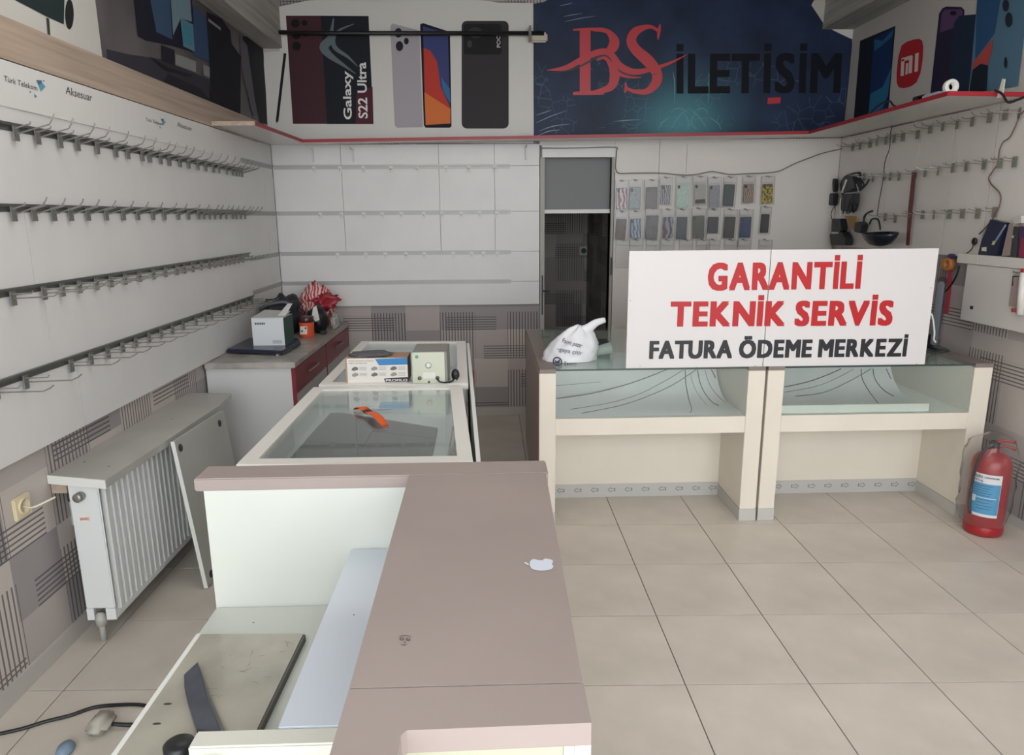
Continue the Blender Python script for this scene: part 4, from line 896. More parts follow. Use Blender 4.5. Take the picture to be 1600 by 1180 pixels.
# ------------------------------------------------------------------ two service desks
DF, DH = 3.60, .862
M_cap = mat('desk_cap_brown', (132, 120, 112), .45)
M_outer = mat('desk_side_brown', (162, 151, 144), .45)
def service_desk(label, x0, x1, w0, w1, rx, strip):
    t = thing('service_desk', label, 'desk', ((x0+x1)/2, 4.1, 0)); yb = 4.95
    for a, b, outer in ((x0, x0+w0, x0 < 1), (x1-w1, x1, x0 > 1)):
        obj('side_panel', Bx(a, b, DF, yb, .07, DH-.013, .002), M_cream, t); obj('kick_plate', Bx(a-.0015, b+.0015, DF-.0015, yb, 0.001, .07), M_silver, t)
        obj('top_cap', Bx(a, b, DF-.001, yb, DH-.013, DH+.0085, .002), M_cap, t)
    if x0 < 1: obj('outer_face', Bx(x0-.003, x0-.0005, DF+.002, yb, .0715, DH-.014), M_outer, t)
    a, b = x0+w0, x1-w1
    obj('recess_panel', Bx(a, b, 3.975, 3.99, .001, .55), M_cream, t)
    obj('recess_kick', Bx(a, b, 3.972, 3.975, .001, .085), M_silver, t)
    for s, xx in ((0, a), (1, b)):
        obj('inner_kick', Bx(xx-.001 if s else xx, xx if s else xx+.001, DF, 3.972, .001, .07), M_silver, t)
    obj('front_band', Bx(a, b, DF+.004, DF+.03, .508, .600, .002), M_cream, t); obj('shelf_floor', Bx(a, b, DF+.03, yb, .58, .600), M_white, t)
    obj('back_wall', Bx(a, b, yb-.02, yb, .55, DH-.006), M_cream, t)
    obj('front_glass', Bx(a, b, DF+.006, DF+.011, .601, DH-.002), M_glass, t)
    obj('top_glass', Bx(a, b, DF+.004, yb, DH-.001, DH+.008), M_glassG, t)
    obj('glass_edge', Bx(a, b, DF+.001, DF+.0035, DH-.001, DH+.008), mat('glass_dark_edge', (62, 74, 70), .2), t)
    # curved white sheet inside
    prof = [(DF+.02, .603), (DF+.15, .604), (DF+.27, .612), (DF+.36, .64), (DF+.43, .69), (DF+.48, .76), (DF+.51, .83), (DF+.52, .856)]
    prof2 = [Vector((0, p.x, p.y)) for p in smooth_path([(y, z, 0) for y, z in prof], 4)]
    bm = bm_new(); A_ = [bm.verts.new((a+.003, p.y, p.z)) for p in prof2]; B_ = [bm.verts.new((rx, p.y, p.z)) for p in prof2]
    for i in range(len(prof2)-1): bm.faces.new((A_[i], B_[i], B_[i+1], A_[i+1]))
    sheet = obj('curved_sheet', bm, mat('sheet_white', (216, 217, 217), .3), t, True)
    def on_sheet(px, py):
        d = CR*(px-800)/F - CU*(py-590)/F + fwd
        for p, q in zip(prof2, prof2[1:]):
            e = q-p; den = d.y*e.z-d.z*e.y
            if abs(den) < 1e-9: continue
            w = CAM-p; s_ = (d.y*w.z-d.z*w.y)/den; tt = (s_*e.y+p.y-CAM.y)/d.y
            if -.02 <= s_ <= 1.02: return CAM+d*tt+Vector((0, -.002, .002))
    for pts, r in strip:
        P3 = [on_sheet(*p) for p in pts]; P3 = [p for p in P3 if p and a < p.x < rx]
        if len(P3) > 1: obj('black_line', tube(bm_new(), P3, r, 5, 5), M_black, sheet)
    # arrow marks on the kick strip
    n = int((b-a)/.098); me = None; sg = -1 if x0 < 1 else 1
    for k in range(n):
        x = a+.07+k*(b-a-.1)/(n-1)-.0
        if me is None:
            bm = bm_new(); O = [(sg*px_, 0, pz) for px_, pz in ((.026, 0), (.006, .017), (.006, .009), (-.021, .009), (-.021, -.009), (.006, -.009), (.006, -.017))]; I = [(p[0]*.8+sg*.001, 0, p[2]*.66) for p in O]
            vo_ = [bm.verts.new(p) for p in O]; vi = [bm.verts.new(p) for p in I]
            for i in range(7): bm.faces.new((vo_[i], vo_[(i+1) % 7], vi[(i+1) % 7], vi[i]))
            me = bpy.data.meshes.new('arrow_mark'); bm.to_mesh(me); bm.free(); me.materials.append(mat('arrow_grey', (110, 108, 106), .5))
        o = bpy.data.objects.new('arrow_mark', me); COL.objects.link(o); o.parent = t; o.location = Vector((x, 3.9712, .048))-t.location
    return t
L7 = lambda *p: [(820+x*.2966, 480+y*.2966) for x, y in p]
lines1 = [(L7((165, 483), (330, 460), (480, 425), (620, 380), (748, 330)), .0028), (L7((240, 540), (450, 505), (600, 460), (720, 400), (835, 333)), .0016), (L7((300, 560), (500, 520), (650, 470), (780, 410), (903, 330)), .0022),
          (L7((200, 475), (400, 440), (560, 400), (700, 350)), .001), (L7((165, 415), (400, 395)), .0012), (L7((845, 330), (848, 400), (862, 480), (878, 535), (872, 556)), .0024), (L7((910, 330), (920, 390), (945, 450), (985, 500), (1020, 520)), .0024), (L7((948, 330), (965, 390), (1000, 450), (1060, 510)), .0014), (L7((982, 330), (1005, 375), (1035, 410)), .0028), (L7((870, 350), (900, 440), (960, 520)), .001)]
L8 = lambda *p: [(1180+x*.4154, 360+y*.4153) for x, y in p]
lines2 = [(L8((110, 590), (200, 570), (270, 545), (322, 522)), .0028), (L8((110, 610), (220, 590), (300, 560), (370, 523)), .0014), (L8((150, 625), (260, 610), (360, 565), (435, 522)), .002), (L8((398, 522), (402, 560), (430, 610), (470, 662)), .0024), (L8((442, 522), (450, 560), (480, 600), (520, 625)), .0024), (L8((492, 522), (510, 560), (550, 595), (600, 610)), .0022), (L8((600, 612), (650, 630), (700, 645)), .0014)]
service_desk('left pale service desk with a glass front, holding the white carrier bag', .257, 1.4515, .086, .09, 1.345, lines1)
ds2 = service_desk('right pale service desk with a glass front, beside the fire extinguisher', 1.466, 2.676, .088, .098, 2.40, lines2)
obj('loose_white_strip', Bx(1.56, 2.38, 3.64, 3.66, .601, .645), mat('strip_white', (214, 216, 206), .4), ds2)

# sign standing on the desks
sg_ = thing('sign_board', 'large white two-panel sign with red and black lettering standing on the desks', 'sign', (1.5, 3.62, DH+.009))
SY = 3.606
M_sign = mat('sign_white', (218, 214, 214), .4)
for a, b in ((.711, 1.4335), (1.4375, 2.304)): obj('sign_panel', Bx(a, b, SY, SY+.012, DH+.0085, 1.476), M_sign, sg_)
obj('panel_joint', Bx(1.4336, 1.4374, SY+.004, SY+.012, DH+.009, 1.475), M_dark, sg_)
M_sr = mat('sign_red', (184, 26, 32), .45); M_sk = mat('sign_black', (34, 34, 40), .45)
SF = SY-.0012
px_text('red_words', 'GARANTİLİ', M_sr, sg_, 1, SF, (1106, 452.5), (1346, 449.5), (1106, 413), shear=.05, fat=.052)
px_text('red_words', 'TEKNİK SERVİS', M_sr, sg_, 1, SF, (1048, 509), (1394, 507), (1048, 473), shear=.05, fat=.052)
px_text('black_words', 'FATURA ÖDEME MERKEZİ', M_sk, sg_, 1, SF, (1014, 560), (1417, 556), (1014, 534), shear=.05, fat=.052)
for px, py in ((1000, 572), (1088, 574), (1180, 572), (1208, 573), (1432, 569), (985, 470), (1455, 450)):
    p = AY(SF, px, py); obj('screw', Bx(p.x-.003, p.x+.003, SF-.001, SF+.001, p.z-.003, p.z+.003), M_alu, sg_)

# carrier bag and cup on the left desk
pg = thing('carrier_bag', 'knotted white carrier bag with blue print on the left service desk', 'bag', (.44, 3.84, DH+.009))
bz0 = DH+.0095
M_bag = mat('white_bag', (226, 226, 230), .35)
bm = bmesh.new(); R = bmesh.ops.create_uvsphere(bm, u_segments=40, v_segments=26, radius=1)
def bag_w(h):
    return max(0, 1-h)**.5*(1+.22*h) if h < 1 else 0
for v in R['verts']:
    c = v.co.copy(); h = (c.z+1)/2; a_ = atan2(c.y, c.x); dd = Vector((cos(a_), sin(a_), h*1.4))
    n = noise.fractal(dd*1.7+Vector((3, 1, 0)), 1, 2, 4); f_ = noise.ridged_multi_fractal(dd*2.6, 1, 2, 3, 1, 2)
    w = bag_w(h)*(1+.12*n-.06*f_) if 0 < h < 1 else 0
    v.co = Vector((.437+.065*h+cos(a_)*.168*w, 3.86+sin(a_)*.11*w, bz0+h*.178*(1+.10*n*(h > .05))+.006*f_*h))
obj('bag_body', bm, M_bag, pg, True)
kx = AY(3.84, 905, 522); ke = AY(3.84, 946, 500)
bm = bm_new(); pts = smooth_path([kx+Vector((-.03, 0, -.045)), kx, kx+Vector((.05, 0, .03)), lerp(kx, ke, .65)+Vector((0, 0, .012)), ke], 5)
tube(bm, pts, lambda t: .03*(1-t)+.0135, 10); bmesh.ops.scale(bm, vec=(1, .45, 1), space=Matrix.Translation((0, -3.84, 0)), verts=bm.verts[:]); obj('twisted_handle', bm, M_bag, pg, True)
def bag_words(s, bl, br, tl, m):
    v, f = text_mesh(s, .01, 0, 1); x0 = min(p.x for p in v); x1 = max(p.x for p in v); y0, y1 = 0, .72; bm = bm_new()
    vs = []
    for p in v:
        u_, w_ = (p.x-x0)/(x1-x0), (p.y-y0)/(y1-y0); vs.append(bm.verts.new((bl[0]+(br[0]-bl[0])*u_+(tl[0]-bl[0])*w_, bl[1]+(br[1]-bl[1])*u_+(tl[1]-bl[1])*w_, 0)))
    for q in f:
        try: bm.faces.new([vs[i] for i in q])
        except ValueError: pass
    return bm
def on_bag(bm, m):
    # lay the lettering on the front of the bag
    for v in bm.verts:
        p = AY(3.79, v.co.x, v.co.y); h = min(max((p.z-bz0)/.178, 0), .98)
        w = bag_w(h)*1.06; xx = (p.x-.437-.065*h)/(.168*w+1e-4); yy = -max(.05, 1-min(xx*xx, 1))**.5
        v.co = Vector((p.x, 3.86+yy*.11*w-.004, p.z))
    return obj('bag_print', bm, m, pg)
M_bp = mat('bag_print_blue', (84, 92, 122), .5)
on_bag(bag_words('Farm pazar', (878, 535), (908, 542), (881, 529), 0), M_bp); on_bag(bag_words('-gaya çitir', (870, 547), (908, 553), (872, 541), 0), M_bp); on_bag(bag_words('Store', (880, 568), (899, 569.5), (880.5, 562), 0), mat('bag_print_dark', (44, 46, 70), .5))
on_bag(poly(bm_new(), [[Vector((x, y, 0)) for x, y in ell(870, 563, 7.2, 6.8, 24)], [Vector((x, y, 0)) for x, y in ell(870, 563, 5.2, 5, 24)]]), MATS['bag_print_dark']); on_bag(poly(bm_new(), [[Vector((x, y, 0)) for x, y in ((866, 560), (869, 563), (874, 559), (873, 566), (867, 566))]]), MATS['bag_print_dark'])
cu_ = thing('plastic_cup', 'clear plastic cup lying on its side right of the carrier bag', 'cup', (.68, 3.9, bz0))
bm = bm_new(); cM = Matrix.Rotation(radians(78), 4, 'Y') @ Matrix.Rotation(0, 4, 'X'); lathe(bm, [(.026, 0), (.027, .002), (.034, .085), (.037, .088), (.035, .09)], (.60, 3.92, bz0+.033), 20, cM); obj('cup_wall', bm, glass('cup_plastic', (214, 226, 220), .5, .1), cu_, True)
tag(obj('black_box', Bx(.64, .71, 4.12, 4.2, bz0, bz0+.055, .006), M_black), 'small black box behind the plastic cup on the left desk', 'box')

# ------------------------------------------------------------------ phone cases in clear bags on the back wall
CB = 5.795
cc = lambda x, y: (960+x*.1625, 260+y*.1625)
CASES = [
 [(65, 205, 412, 52, 'red and white case with a pale blue lower end', (150, 60, 70), (190, 200, 205), 'wave', 20), (195, 200, 412, 54, 'black edged case with a pale marbled picture', (168, 178, 180), (110, 124, 130), 'noise', 18), (350, 200, 405, 56, 'mauve grey case with round shapes', (120, 108, 108), (84, 76, 78), 'voronoi', 30), (490, 175, 368, 50, 'dark case with white arch pattern', (56, 56, 70), (170, 170, 172), 'wave', 34), (655, 170, 395, 64, 'mint green case', (150, 184, 168), (190, 206, 196), 'noise', 16),
  (815, 165, 372, 58, 'pale grey case with a black block at its foot', (172, 170, 164), (150, 148, 142), 'noise', 20), (955, 175, 398, 54, 'grey case with a fine scroll pattern', (116, 118, 126), (160, 160, 164), 'voronoi', 60), (1100, 170, 385, 54, 'plain dark teal case', (44, 58, 64), (52, 68, 74), 'noise', 10), (1280, 165, 350, 52, 'brown striped case', (120, 92, 82), (168, 148, 136), 'wave', 36), (1465, 165, 358, 54, 'yellow flowered case', (190, 166, 62), (70, 72, 60), 'voronoi', 26)],
 [(65, 500, 706, 52, 'dark brown case with small hearts', (66, 50, 46), (110, 90, 80), 'voronoi', 34), (200, 500, 692, 54, 'blue and white swirled case', (70, 96, 136), (166, 176, 186), 'wave', 24), (360, 470, 698, 60, 'grey and black mottled case', (132, 128, 128), (60, 60, 64), 'noise', 50), (510, 480, 690, 54, 'maroon case with a pink swirl', (104, 44, 72), (130, 150, 160), 'wave', 16), (645, 480, 700, 54, 'slate grey case', (58, 62, 72), (84, 88, 96), 'noise', 24),
  (800, 470, 692, 60, 'smoky green-grey case', (62, 66, 62), (104, 106, 100), 'noise', 22), (945, 480, 645, 54, 'navy case above a white card', (44, 46, 64), (56, 58, 76), 'noise', 12), (1105, 480, 690, 56, 'nearly black brown case', (48, 44, 42), (74, 70, 64), 'noise', 16), (1255, 480, 685, 56, 'navy blue case with a white dot', (46, 60, 94), (62, 80, 116), 'noise', 10), (1445, 455, 640, 42, 'short black case', (44, 46, 48), (60, 60, 60), 'noise', 12)]]
ORD = ('first', 'second', 'third', 'fourth', 'fifth', 'sixth', 'seventh', 'eighth', 'ninth', 'tenth')
M_card = mat('hanging_card', (206, 202, 198), .5)
def case_bag(i, r, x, y0, y1, w, desc, rgb, rgb2, tex, sc, tilt):
    a = AY(CB, *cc(x, y0)); b = AY(CB, *cc(x, y1)); wd = w*.1625*2*.00535*.92; h = a.z-b.z; c = Vector((a.x, CB-.02-.004*(i % 3), a.z))
    rowname = ('upper', 'lower', 'bottom')[r]
    lab = f'{desc}, {ORD[i]} from doorway in {rowname} row' if desc else f'clear bag with white header, {ORD[i]} from doorway in the row behind the sign'
    t = thing('phone_case_bag', lab, 'phone case', c, 'bagged phone cases on the back wall'); OFF[t.name] = Vector()
    yb, yt = -h-.012, .055
    if desc:
        m = mat(f'case_print_{r}_{i}', rgb, .35, tex=tex, scale=(sc*.6 if tex == 'wave' else sc*2.2), rgb2=rgb2, vary=.1)
        o = obj('phone_case', Bx(-wd/2, wd/2, -.006, .003, -h, -.004, .0035), m, t)
        if sum(rgb) > 260 and i < 3: 
            bm = Bx(-wd/2-.002, wd/2+.002, -.0035, .004, -h-.002, -.002, .004); obj('case_rim', bm, M_black, t)
        bm = Bx(-wd/2+.006, -wd/2+.026, -.0075, -.006, -.036, -.012, .0006); obj('camera_cutout', bm, M_dark, t)
        if 'black block' in desc: obj('black_block', Bx(-wd*.42, wd*.42, -.0078, -.006, -h*.93, -h*.74), M_black, t)
        if 'white card' in desc: obj('white_card', Bx(-wd/2, wd/2, -.002, .0, -h-.034, -h-.002), M_card, t)
    obj('header_card', Bx(-wd/2-.004, wd/2+.004, .0015, .0025, .012, .05), M_card, t)
    obj('clear_bag', Bx(-wd/2-.013, wd/2+.013, -.0105, .0075, yb, yt, .002), M_poly, t)
    t.rotation_euler = (0, tilt, 0); 
    k = bm_new(); tube(k, [(0, CB+.003, a.z+.045), (0, CB-.05, a.z+.045), (.012, CB-.07, a.z+.053)], .0022, 5); box(k, -.012, .012, CB+.0, CB+.004, a.z+.035, a.z+.06)
    bmesh.ops.translate(k, vec=(a.x, 0, 0), verts=k.verts[:])
    tag(obj('wall_hook', k, M_chrome, None, True), f'small wire hook holding the {ORD[i]} bag of the {rowname} row from the doorway', 'hook', 'wire hooks of the phone cases')
rnd = random.Random(3)
for r in range(2):
    for i, (x, y0, y1, w, d, c1_, c2_, tx, sc) in enumerate(CASES[r]): case_bag(i, r, x, y0, y1, w, d, c1_, c2_, tx, sc, rnd.uniform(-.05, .05))
for i, x in enumerate((75, 205, 360, 500, 680, 840, 940, 1110, 1235, 1440)): case_bag(i, 2, x, 770, 960, 54, None, (0, 0, 0), (0, 0, 0), 'noise', 5, rnd.uniform(-.03, .03))
# wire along the back wall
P3 = [AY(5.775, 820+x*.325, y*.325) for x, y in ((80, 712), (250, 712), (430, 708), (441, 730), (441, 825), (520, 832), (650, 832), (760, 842), (830, 838), (900, 825), (980, 838), (1050, 836), (1200, 828), (1260, 806), (1300, 786), (1380, 755), (1440, 735), (1540, 712))]
tag(obj('wall_wire', tube(bm_new(), P3, .0042, 6, 4), mat('wire_grey', (120, 116, 114), .5), None, True), 'grey wire strung above the doorway and the hanging phone cases', 'wire')
# ------------------------------------------------------------------ right wall: cables, bowl, straps
XW = 2.798
def cable(name, pts, r, m, label, x=XW, sm=5, cat='cable'):
    return tag(obj(name, tube(bm_new(), [AX(x, *p) for p in pts], r, 6, sm), m, None, True), label, cat)
cable('hanging_cable', [(1396, 186), (1391.7, 207), (1390, 232), (1383, 252), (1379, 286), (1374, 312), (1370.5, 337)], .003, M_dark, 'thin dark cable hanging straight from the shelf to the black bowl', 2.79)
c8r = lambda *p: [(1440+x*.1017, 160+y*.1017) for x, y in p]
cable('brown_cable', c8r((1575, 130), (1500, 230), (1430, 390), (1350, 540), (1255, 610), (1200, 720), (1180, 860), (1160, 960), (1085, 1070)) + [(1545, 278), (1549, 288), (1563, 304), (1560, 326), (1545, 350), (1530, 366)], .0036, mat('cable_brown', (104, 80, 68), .5), 'brown cable winding down the right wall to a black inline switch', 2.79)
c5b = lambda *p: [(1440+x*.1017, 340+y*.1017) for x, y in p]
cable('adapter_cord', c5b((820, 390), (790, 440), (765, 490), (700, 545), (600, 590), (545, 612), (490, 615)), .003, M_dark, 'thin dark cord from the inline switch down to the orange tape roll', 2.79)
q = AX(2.79, 1522.5, 377.5); tag(obj('inline_switch', blob(bm_new(), q, (.012, .02, .022), 2, .1, 3, 2), M_black, None, True), 'small black inline switch on the brown wall cable', 'switch')
cable('monitor_cable', c5b((578, 740), (550, 850), (515, 935), (430, 1065), (330, 1175), (300, 1200)), .0055, M_black, 'thick black cable looping from the tape roll to the monitor', 2.76)
# joints of the right panels show a red line
for i, (px, y0_, y1_) in enumerate(((1436, 196, 264), (1485, 178, 398), (1552, 168, 350))):
    pass
M_cab = mat('cable_black', (30, 31, 38), .45)
# bundle of adapters
ab = thing('cable_bundle', 'hanging bundle of black adapters and cables in the right back corner', 'cables', AX(2.76, 1330, 330))
c1_ = lambda *p: [(1290+x*.1271, 250+y*.1271) for x, y in p]
def hang(pts, r, x=2.74, m=M_cab, nm='cable_loop'): obj(nm, tube(bm_new(), [AX(x, *p) for p in c1_(*pts)], r, 6, 5), m, ab, True)
hang([(200, 420), (190, 300), (240, 210), (330, 170), (410, 160), (430, 200)], .008); hang([(410, 150), (430, 160), (420, 175)], .004)
hang([(190, 470), (180, 560), (180, 690)], .006, 2.73, mat('cable_white', (206, 204, 200), .5)); hang([(240, 430), (225, 560), (215, 660)], .006, 2.73); hang([(200, 430), (300, 360), (400, 340), (420, 370)], .005, 2.715)
hang([(250, 410), (330, 400), (400, 390), (380, 300)], .004, 2.71, mat('cable_silver', (150, 150, 156), .4)); hang([(120, 560), (80, 620), (70, 700), (130, 820)], .003, 2.73, M_dark)
hang([(300, 480), (280, 560), (260, 650), (300, 640), (310, 560)], .006, 2.72); hang([(350, 500), (360, 580), (340, 650)], .006, 2.715); hang([(260, 240), (230, 330), (200, 400)], .010, 2.73, MATS['cable_white'])
hang([(440, 250), (470, 300), (450, 350)], .006); hang([(535, 240), (500, 300), (450, 350)], .007, 2.75)
def lump(pts, d, x=2.79, nm='adapter', m=M_cab):
    bm = prism(bm_new(), [AX(x, *p) for p in c1_(*pts)], (-d, 0, 0)); bmesh.ops.bevel(bm, geom=bm.edges[:], offset=.006, segments=2, affect='EDGES'); return obj(nm, bm, m, ab)
lump([(320, 190), (430, 190), (455, 260), (450, 380), (300, 400), (285, 260)], .06); lump([(290, 420), (430, 410), (420, 540), (380, 640), (260, 620)], .06); lump([(80, 410), (165, 410), (150, 560), (75, 555)], .04); lump([(125, 230), (160, 230), (160, 380), (130, 400)], .03)
lump([(150, 720), (260, 720), (280, 860), (250, 900), (140, 890)], .05); lump([(135, 905), (240, 905), (300, 880), (345, 960), (340, 1050), (150, 1050)], .06); lump([(150, 885), (220, 885), (220, 905), (150, 908)], .055, 2.78, 'pale_band', MATS['cable_white'])
yb_ = thing('yellow_pouch', 'yellow cardboard piece hanging beside the adapter bundle', 'card', AX(2.78, 1336, 352))
obj('card', prism(bm_new(), [AX(2.77, *p) for p in c1_((255, 690), (380, 690), (430, 890), (340, 850))], (-.012, 0, 0)), mat('mustard', (150, 118, 56), .6), yb_)
bo = thing('black_bowl', 'glossy black bowl-shaped cover hanging low on the right wall by its cable', 'cover', AX(2.74, 1376, 375))
cbw = AX(2.70, 1375, 365)
bm = bm_new(); lathe(bm, [(.03, -.085), (.09, -.07), (.13, -.035), (.15, .0), (.146, .004), (.125, -.03), (.085, -.06), (.01, -.07)], cbw, 28, Matrix.Rotation(radians(-6), 4, 'Y'), .62, 1.15); obj('bowl', bm, mat('bowl_black', (30, 34, 46), .22), bo, True)
bm = bm_new(); tube(bm, [AX(2.72, *p) for p in c1_((540, 790), (570, 730), (640, 730), (665, 800), (670, 860))], .007, 6, 4); tube(bm, [AX(2.72, *p) for p in c1_((470, 760), (480, 690), (520, 650), (575, 628))], .008, 6, 4); obj('bracket', bm, M_cab, bo, True)
lump2 = prism(bm_new(), [AX(2.78, *p) for p in c1_((440, 770), (500, 760), (530, 800), (500, 900), (430, 880))], (-.05, 0, 0)); obj('clip_body', lump2, M_cab, bo)
# red strip, tape roll and strap
rs = thing('red_label_strip', 'long dull red perforated strip hanging on a right wall hook', 'strip', AX(2.785, 1425, 325))
p_ = [AX(2.782, *p) for p in c1_((1068, 135), (1115, 135), (1100, 330), (1065, 690), (1030, 1050), (992, 1050), (1020, 600))]
obj('strip', prism(bm_new(), p_, (-.003, 0, 0)), mat('strip_red', (122, 58, 60), .5, vary=.25, scale=30), rs)
orl = thing('tape_roll', 'orange tape roll stuck below the right wall panels', 'tape', AX(2.79, 1486, 413))
M = Matrix.Rotation(-pi/2, 4, 'Y'); q = AX(2.805, 1487, 413); bm = bm_new(); lathe(bm, [(.036, 0), (.040, .004), (.040, .03), (.034, .034), (.016, .034), (.016, .02)], q, 20, M); obj('roll', bm, mat('tape_orange', (186, 116, 58), .4), orl, True)
obj('yellow_tag', Bx(2.795, 2.80, q.y+.01, q.y+.09, q.z-.03, q.z+.03), mat('tag_yellow', (176, 140, 76), .5), orl); q2 = AX(2.80, 1489, 402); obj('plug', Bx(2.775, 2.805, q2.y-.015, q2.y+.015, q2.z-.014, q2.z+.02, .004), mat('plug_purple', (70, 50, 90), .5), orl)
rst = thing('red_strap', 'bright red strap hanging down behind the monitor on the right wall', 'strap', AX(2.81, 1481, 460))
obj('strap', prism(bm_new(), [AX(2.805, *p) for p in ((1482, 420), (1488, 420), (1486.5, 455), (1482, 490), (1475, 490), (1480, 455))], (-.004, 0, 0)), mat('strap_red', (178, 58, 72), .5), rst)
# ledge with packages, lower box panel
lg = thing('wall_ledge', 'pale narrow ledge box under the right wall panels, carrying upright packages', 'ledge', (2.77, 3.0, 1.36))
lz1 = 1.422; y_end = AX(2.75, 1497, 402).y
y_j = AX(2.75, 1530, 405).y
for a, b in ((y_j+.002, y_end), (1.5, y_j-.002)): obj('ledge_board', Bx(2.745, 2.828, a, b, 1.368, lz1, .002), M_panelR, lg)
lb = thing('wall_box', 'flat grey-white box panel fixed on the right wall below the ledge', 'box', (2.77, 3.0, 1.04))
y_b = 4.03
obj('box_front', Bx(2.752, 2.770, 1.6, y_b, 1.045, 1.366, .002), M_panelR, lb); obj('box_side', Bx(2.770, 2.829, y_b-.018, y_b, 1.046, 1.365), M_panelR, lb); obj('box_bottom', Bx(2.770, 2.829, 1.6, y_b-.018, 1.046, 1.06), M_panelR, lb)
q = AX(2.7515, 1518, 481); obj('hole_mark', Bx(2.7508, 2.7519, q.y-.012, q.y+.012, q.z-.008, q.z+.01), M_dark, lb)
def pkg(name, label, pts, rgb, d, x=2.75, extra=None, cat='package'):
    t = thing(name, label, cat, AX(x, *pts[0])); P = [AX(x, *p) for p in pts]; mz = min(p.z for p in P); P = [p+Vector((0, 0, lz1+.001-mz)) for p in P]
    P = [Vector((p.x, p.y, max(p.z, lz1+.001))) for p in P]
    bm = prism(bm_new(), P, (d, 0, 0)); obj('package_body', bm, mat('pkg_%d_%d_%d' % rgb, rgb, .3), t)
    for pp, c in (extra or []): obj('printed_patch', prism(bm_new(), [AX(x-.001, *p)+Vector((0, 0, lz1+.001-mz)) for p in pp], (.0008, 0, 0)), mat('pkg_%d_%d_%d' % c, c, .35), t)
    return t
pkg('flat_package', 'dark blue glossy package leaning on the right wall ledge', c5b((1060, -10), (1280, 40), (1150, 550), (870, 530), (925, 310)), (34, 38, 62), .03, 2.755, [(c5b((930, 420), (1000, 410), (1000, 480), (925, 470)), (206, 210, 190)), (c5b((1100, 320), (1150, 320), (1120, 380), (1080, 380)), (170, 180, 120)), (c5b((1290, 60), (1310, 80), (1150, 330), (1120, 330)), (130, 150, 180))])
pkg('slim_package', 'pale grey slim package standing next to the blue one on the ledge', c5b((1345, 80), (1410, 60), (1360, 560), (1230, 575)), (150, 134, 128), .035, 2.758)
pkg('slim_package', 'charcoal slim package standing between pale grey and purple ones', c5b((1420, 100), (1500, 110), (1460, 570), (1365, 570)), (60, 62, 62), .035, 2.758, [(c5b((1390, 240), (1425, 240), (1415, 280), (1390, 275)), (190, 180, 170))])
pkg('slim_package', 'purple and crimson package at the right end of the ledge', c5b((1510, 120), (1640, 120), (1640, 610), (1480, 590)), (70, 50, 84), .04, 2.757, [(c5b((1535, 290), (1640, 290), (1640, 600), (1500, 590)), (140, 44, 74))])
pkg('cable_pack', 'small white pack on top of the slim packages at the right edge', c5b((1380, 10), (1530, -20), (1530, 90), (1420, 100)), (196, 192, 186), .03, 2.765)
for o in [o for o in bpy.data.objects if o.name.startswith('cable_pack')]: o.location.z += AX(2.765, 1580, 350).z-lz1+.0
# phone case pack hanging on the wall box
hp_ = thing('phone_case_pack', 'clear hanging pack with a pink phone case on the right wall box', 'phone case', AX(2.745, 1588, 450))
c6 = lambda *p: [AX(2.74, 1400+x*.1356, 400+y*.1356) for x, y in p]
obj('header_card', prism(bm_new(), c6((1322, 150), (1440, 165), (1435, 210), (1322, 200)), (.002, 0, 0)), M_card, hp_)
a, b, c_ = c6((1345, 195), (1425, 203), (1347, 172)); text('header_word', 'Sun', M_ink, hp_, a+Vector((-.001, 0, 0)), b-a, c_-a, bold=.03)
obj('phone_case', prism(bm_new(), c6((1345, 235), (1430, 240), (1400, 590), (1295, 575)), (.008, 0, 0)), mat('case_pink', (166, 146, 142), .4), hp_)
obj('camera_rim', prism(bm_new(), [p+Vector((-.001, 0, 0)) for p in c6((1345, 228), (1430, 230), (1430, 242), (1352, 242), (1350, 345), (1335, 345))], (.0008, 0, 0)), M_dark, hp_)
rp_ = thing('tube_pack', 'white tube with red ends hanging at the right edge of the wall box', 'tube', AX(2.73, 1596, 460))
obj('tube_body', tube(bm_new(), [AX(2.725, *p) for p in ((1600, 426), (1597, 455), (1594, 492))], .018, 12), mat('tube_white', (214, 208, 204), .35), rp_, True)
obj('red_end', tube(bm_new(), [AX(2.725, *p) for p in ((1586, 482), (1585.5, 488))], .016, 10), M_red, rp_, True); obj('red_end', tube(bm_new(), [AX(2.725, *p) for p in ((1600.5, 420), (1600, 426))], .016, 10), M_red, rp_, True)
# things lying on the right shelf
SZ = 2.2605
tr = thing('tape_roll', 'white tape roll standing on the red-edged shelf at right', 'tape', AX(2.42, 1484, 150))
q = AX(2.44, 1484, 148); M = Matrix.Rotation(radians(90), 4, 'X'); 
bm = bm_new(); lathe(bm, [(.018, -.014), (.036, -.014), (.038, -.01), (.038, .01), (.036, .014), (.018, .014), (.018, -.014)], (q.x, q.y, SZ+.038), 24, M); obj('roll', bm, mat('roll_white', (226, 224, 220), .4), tr, True)
q = AX(2.44, 1466, 155); tag(obj('white_block', Bx(2.42, 2.50, q.y-.02, q.y+.16, SZ, SZ+.03, .006), mat('block_grey', (176, 182, 192), .4)), 'pale plastic block behind the white tape roll on the shelf', 'block')
q = AX(2.42, 1432, 165); tag(obj('black_clip', Bx(2.42, 2.46, q.y-.05, q.y+.05, SZ, SZ+.035, .004), M_black), 'black plastic block on the right shelf left of the tape roll', 'block')
tag(obj('shelf_cable', tube(bm_new(), [(2.46, 4.75, SZ+.006), (2.45, 4.62, SZ+.05), (2.45, 4.5, SZ+.06), (2.44, 4.42, SZ+.02), (2.46, 4.36, SZ+.006)], .005, 6, 5), M_black, None, True), 'black cable loop lying on the right shelf in front of the printed tablet', 'cable')
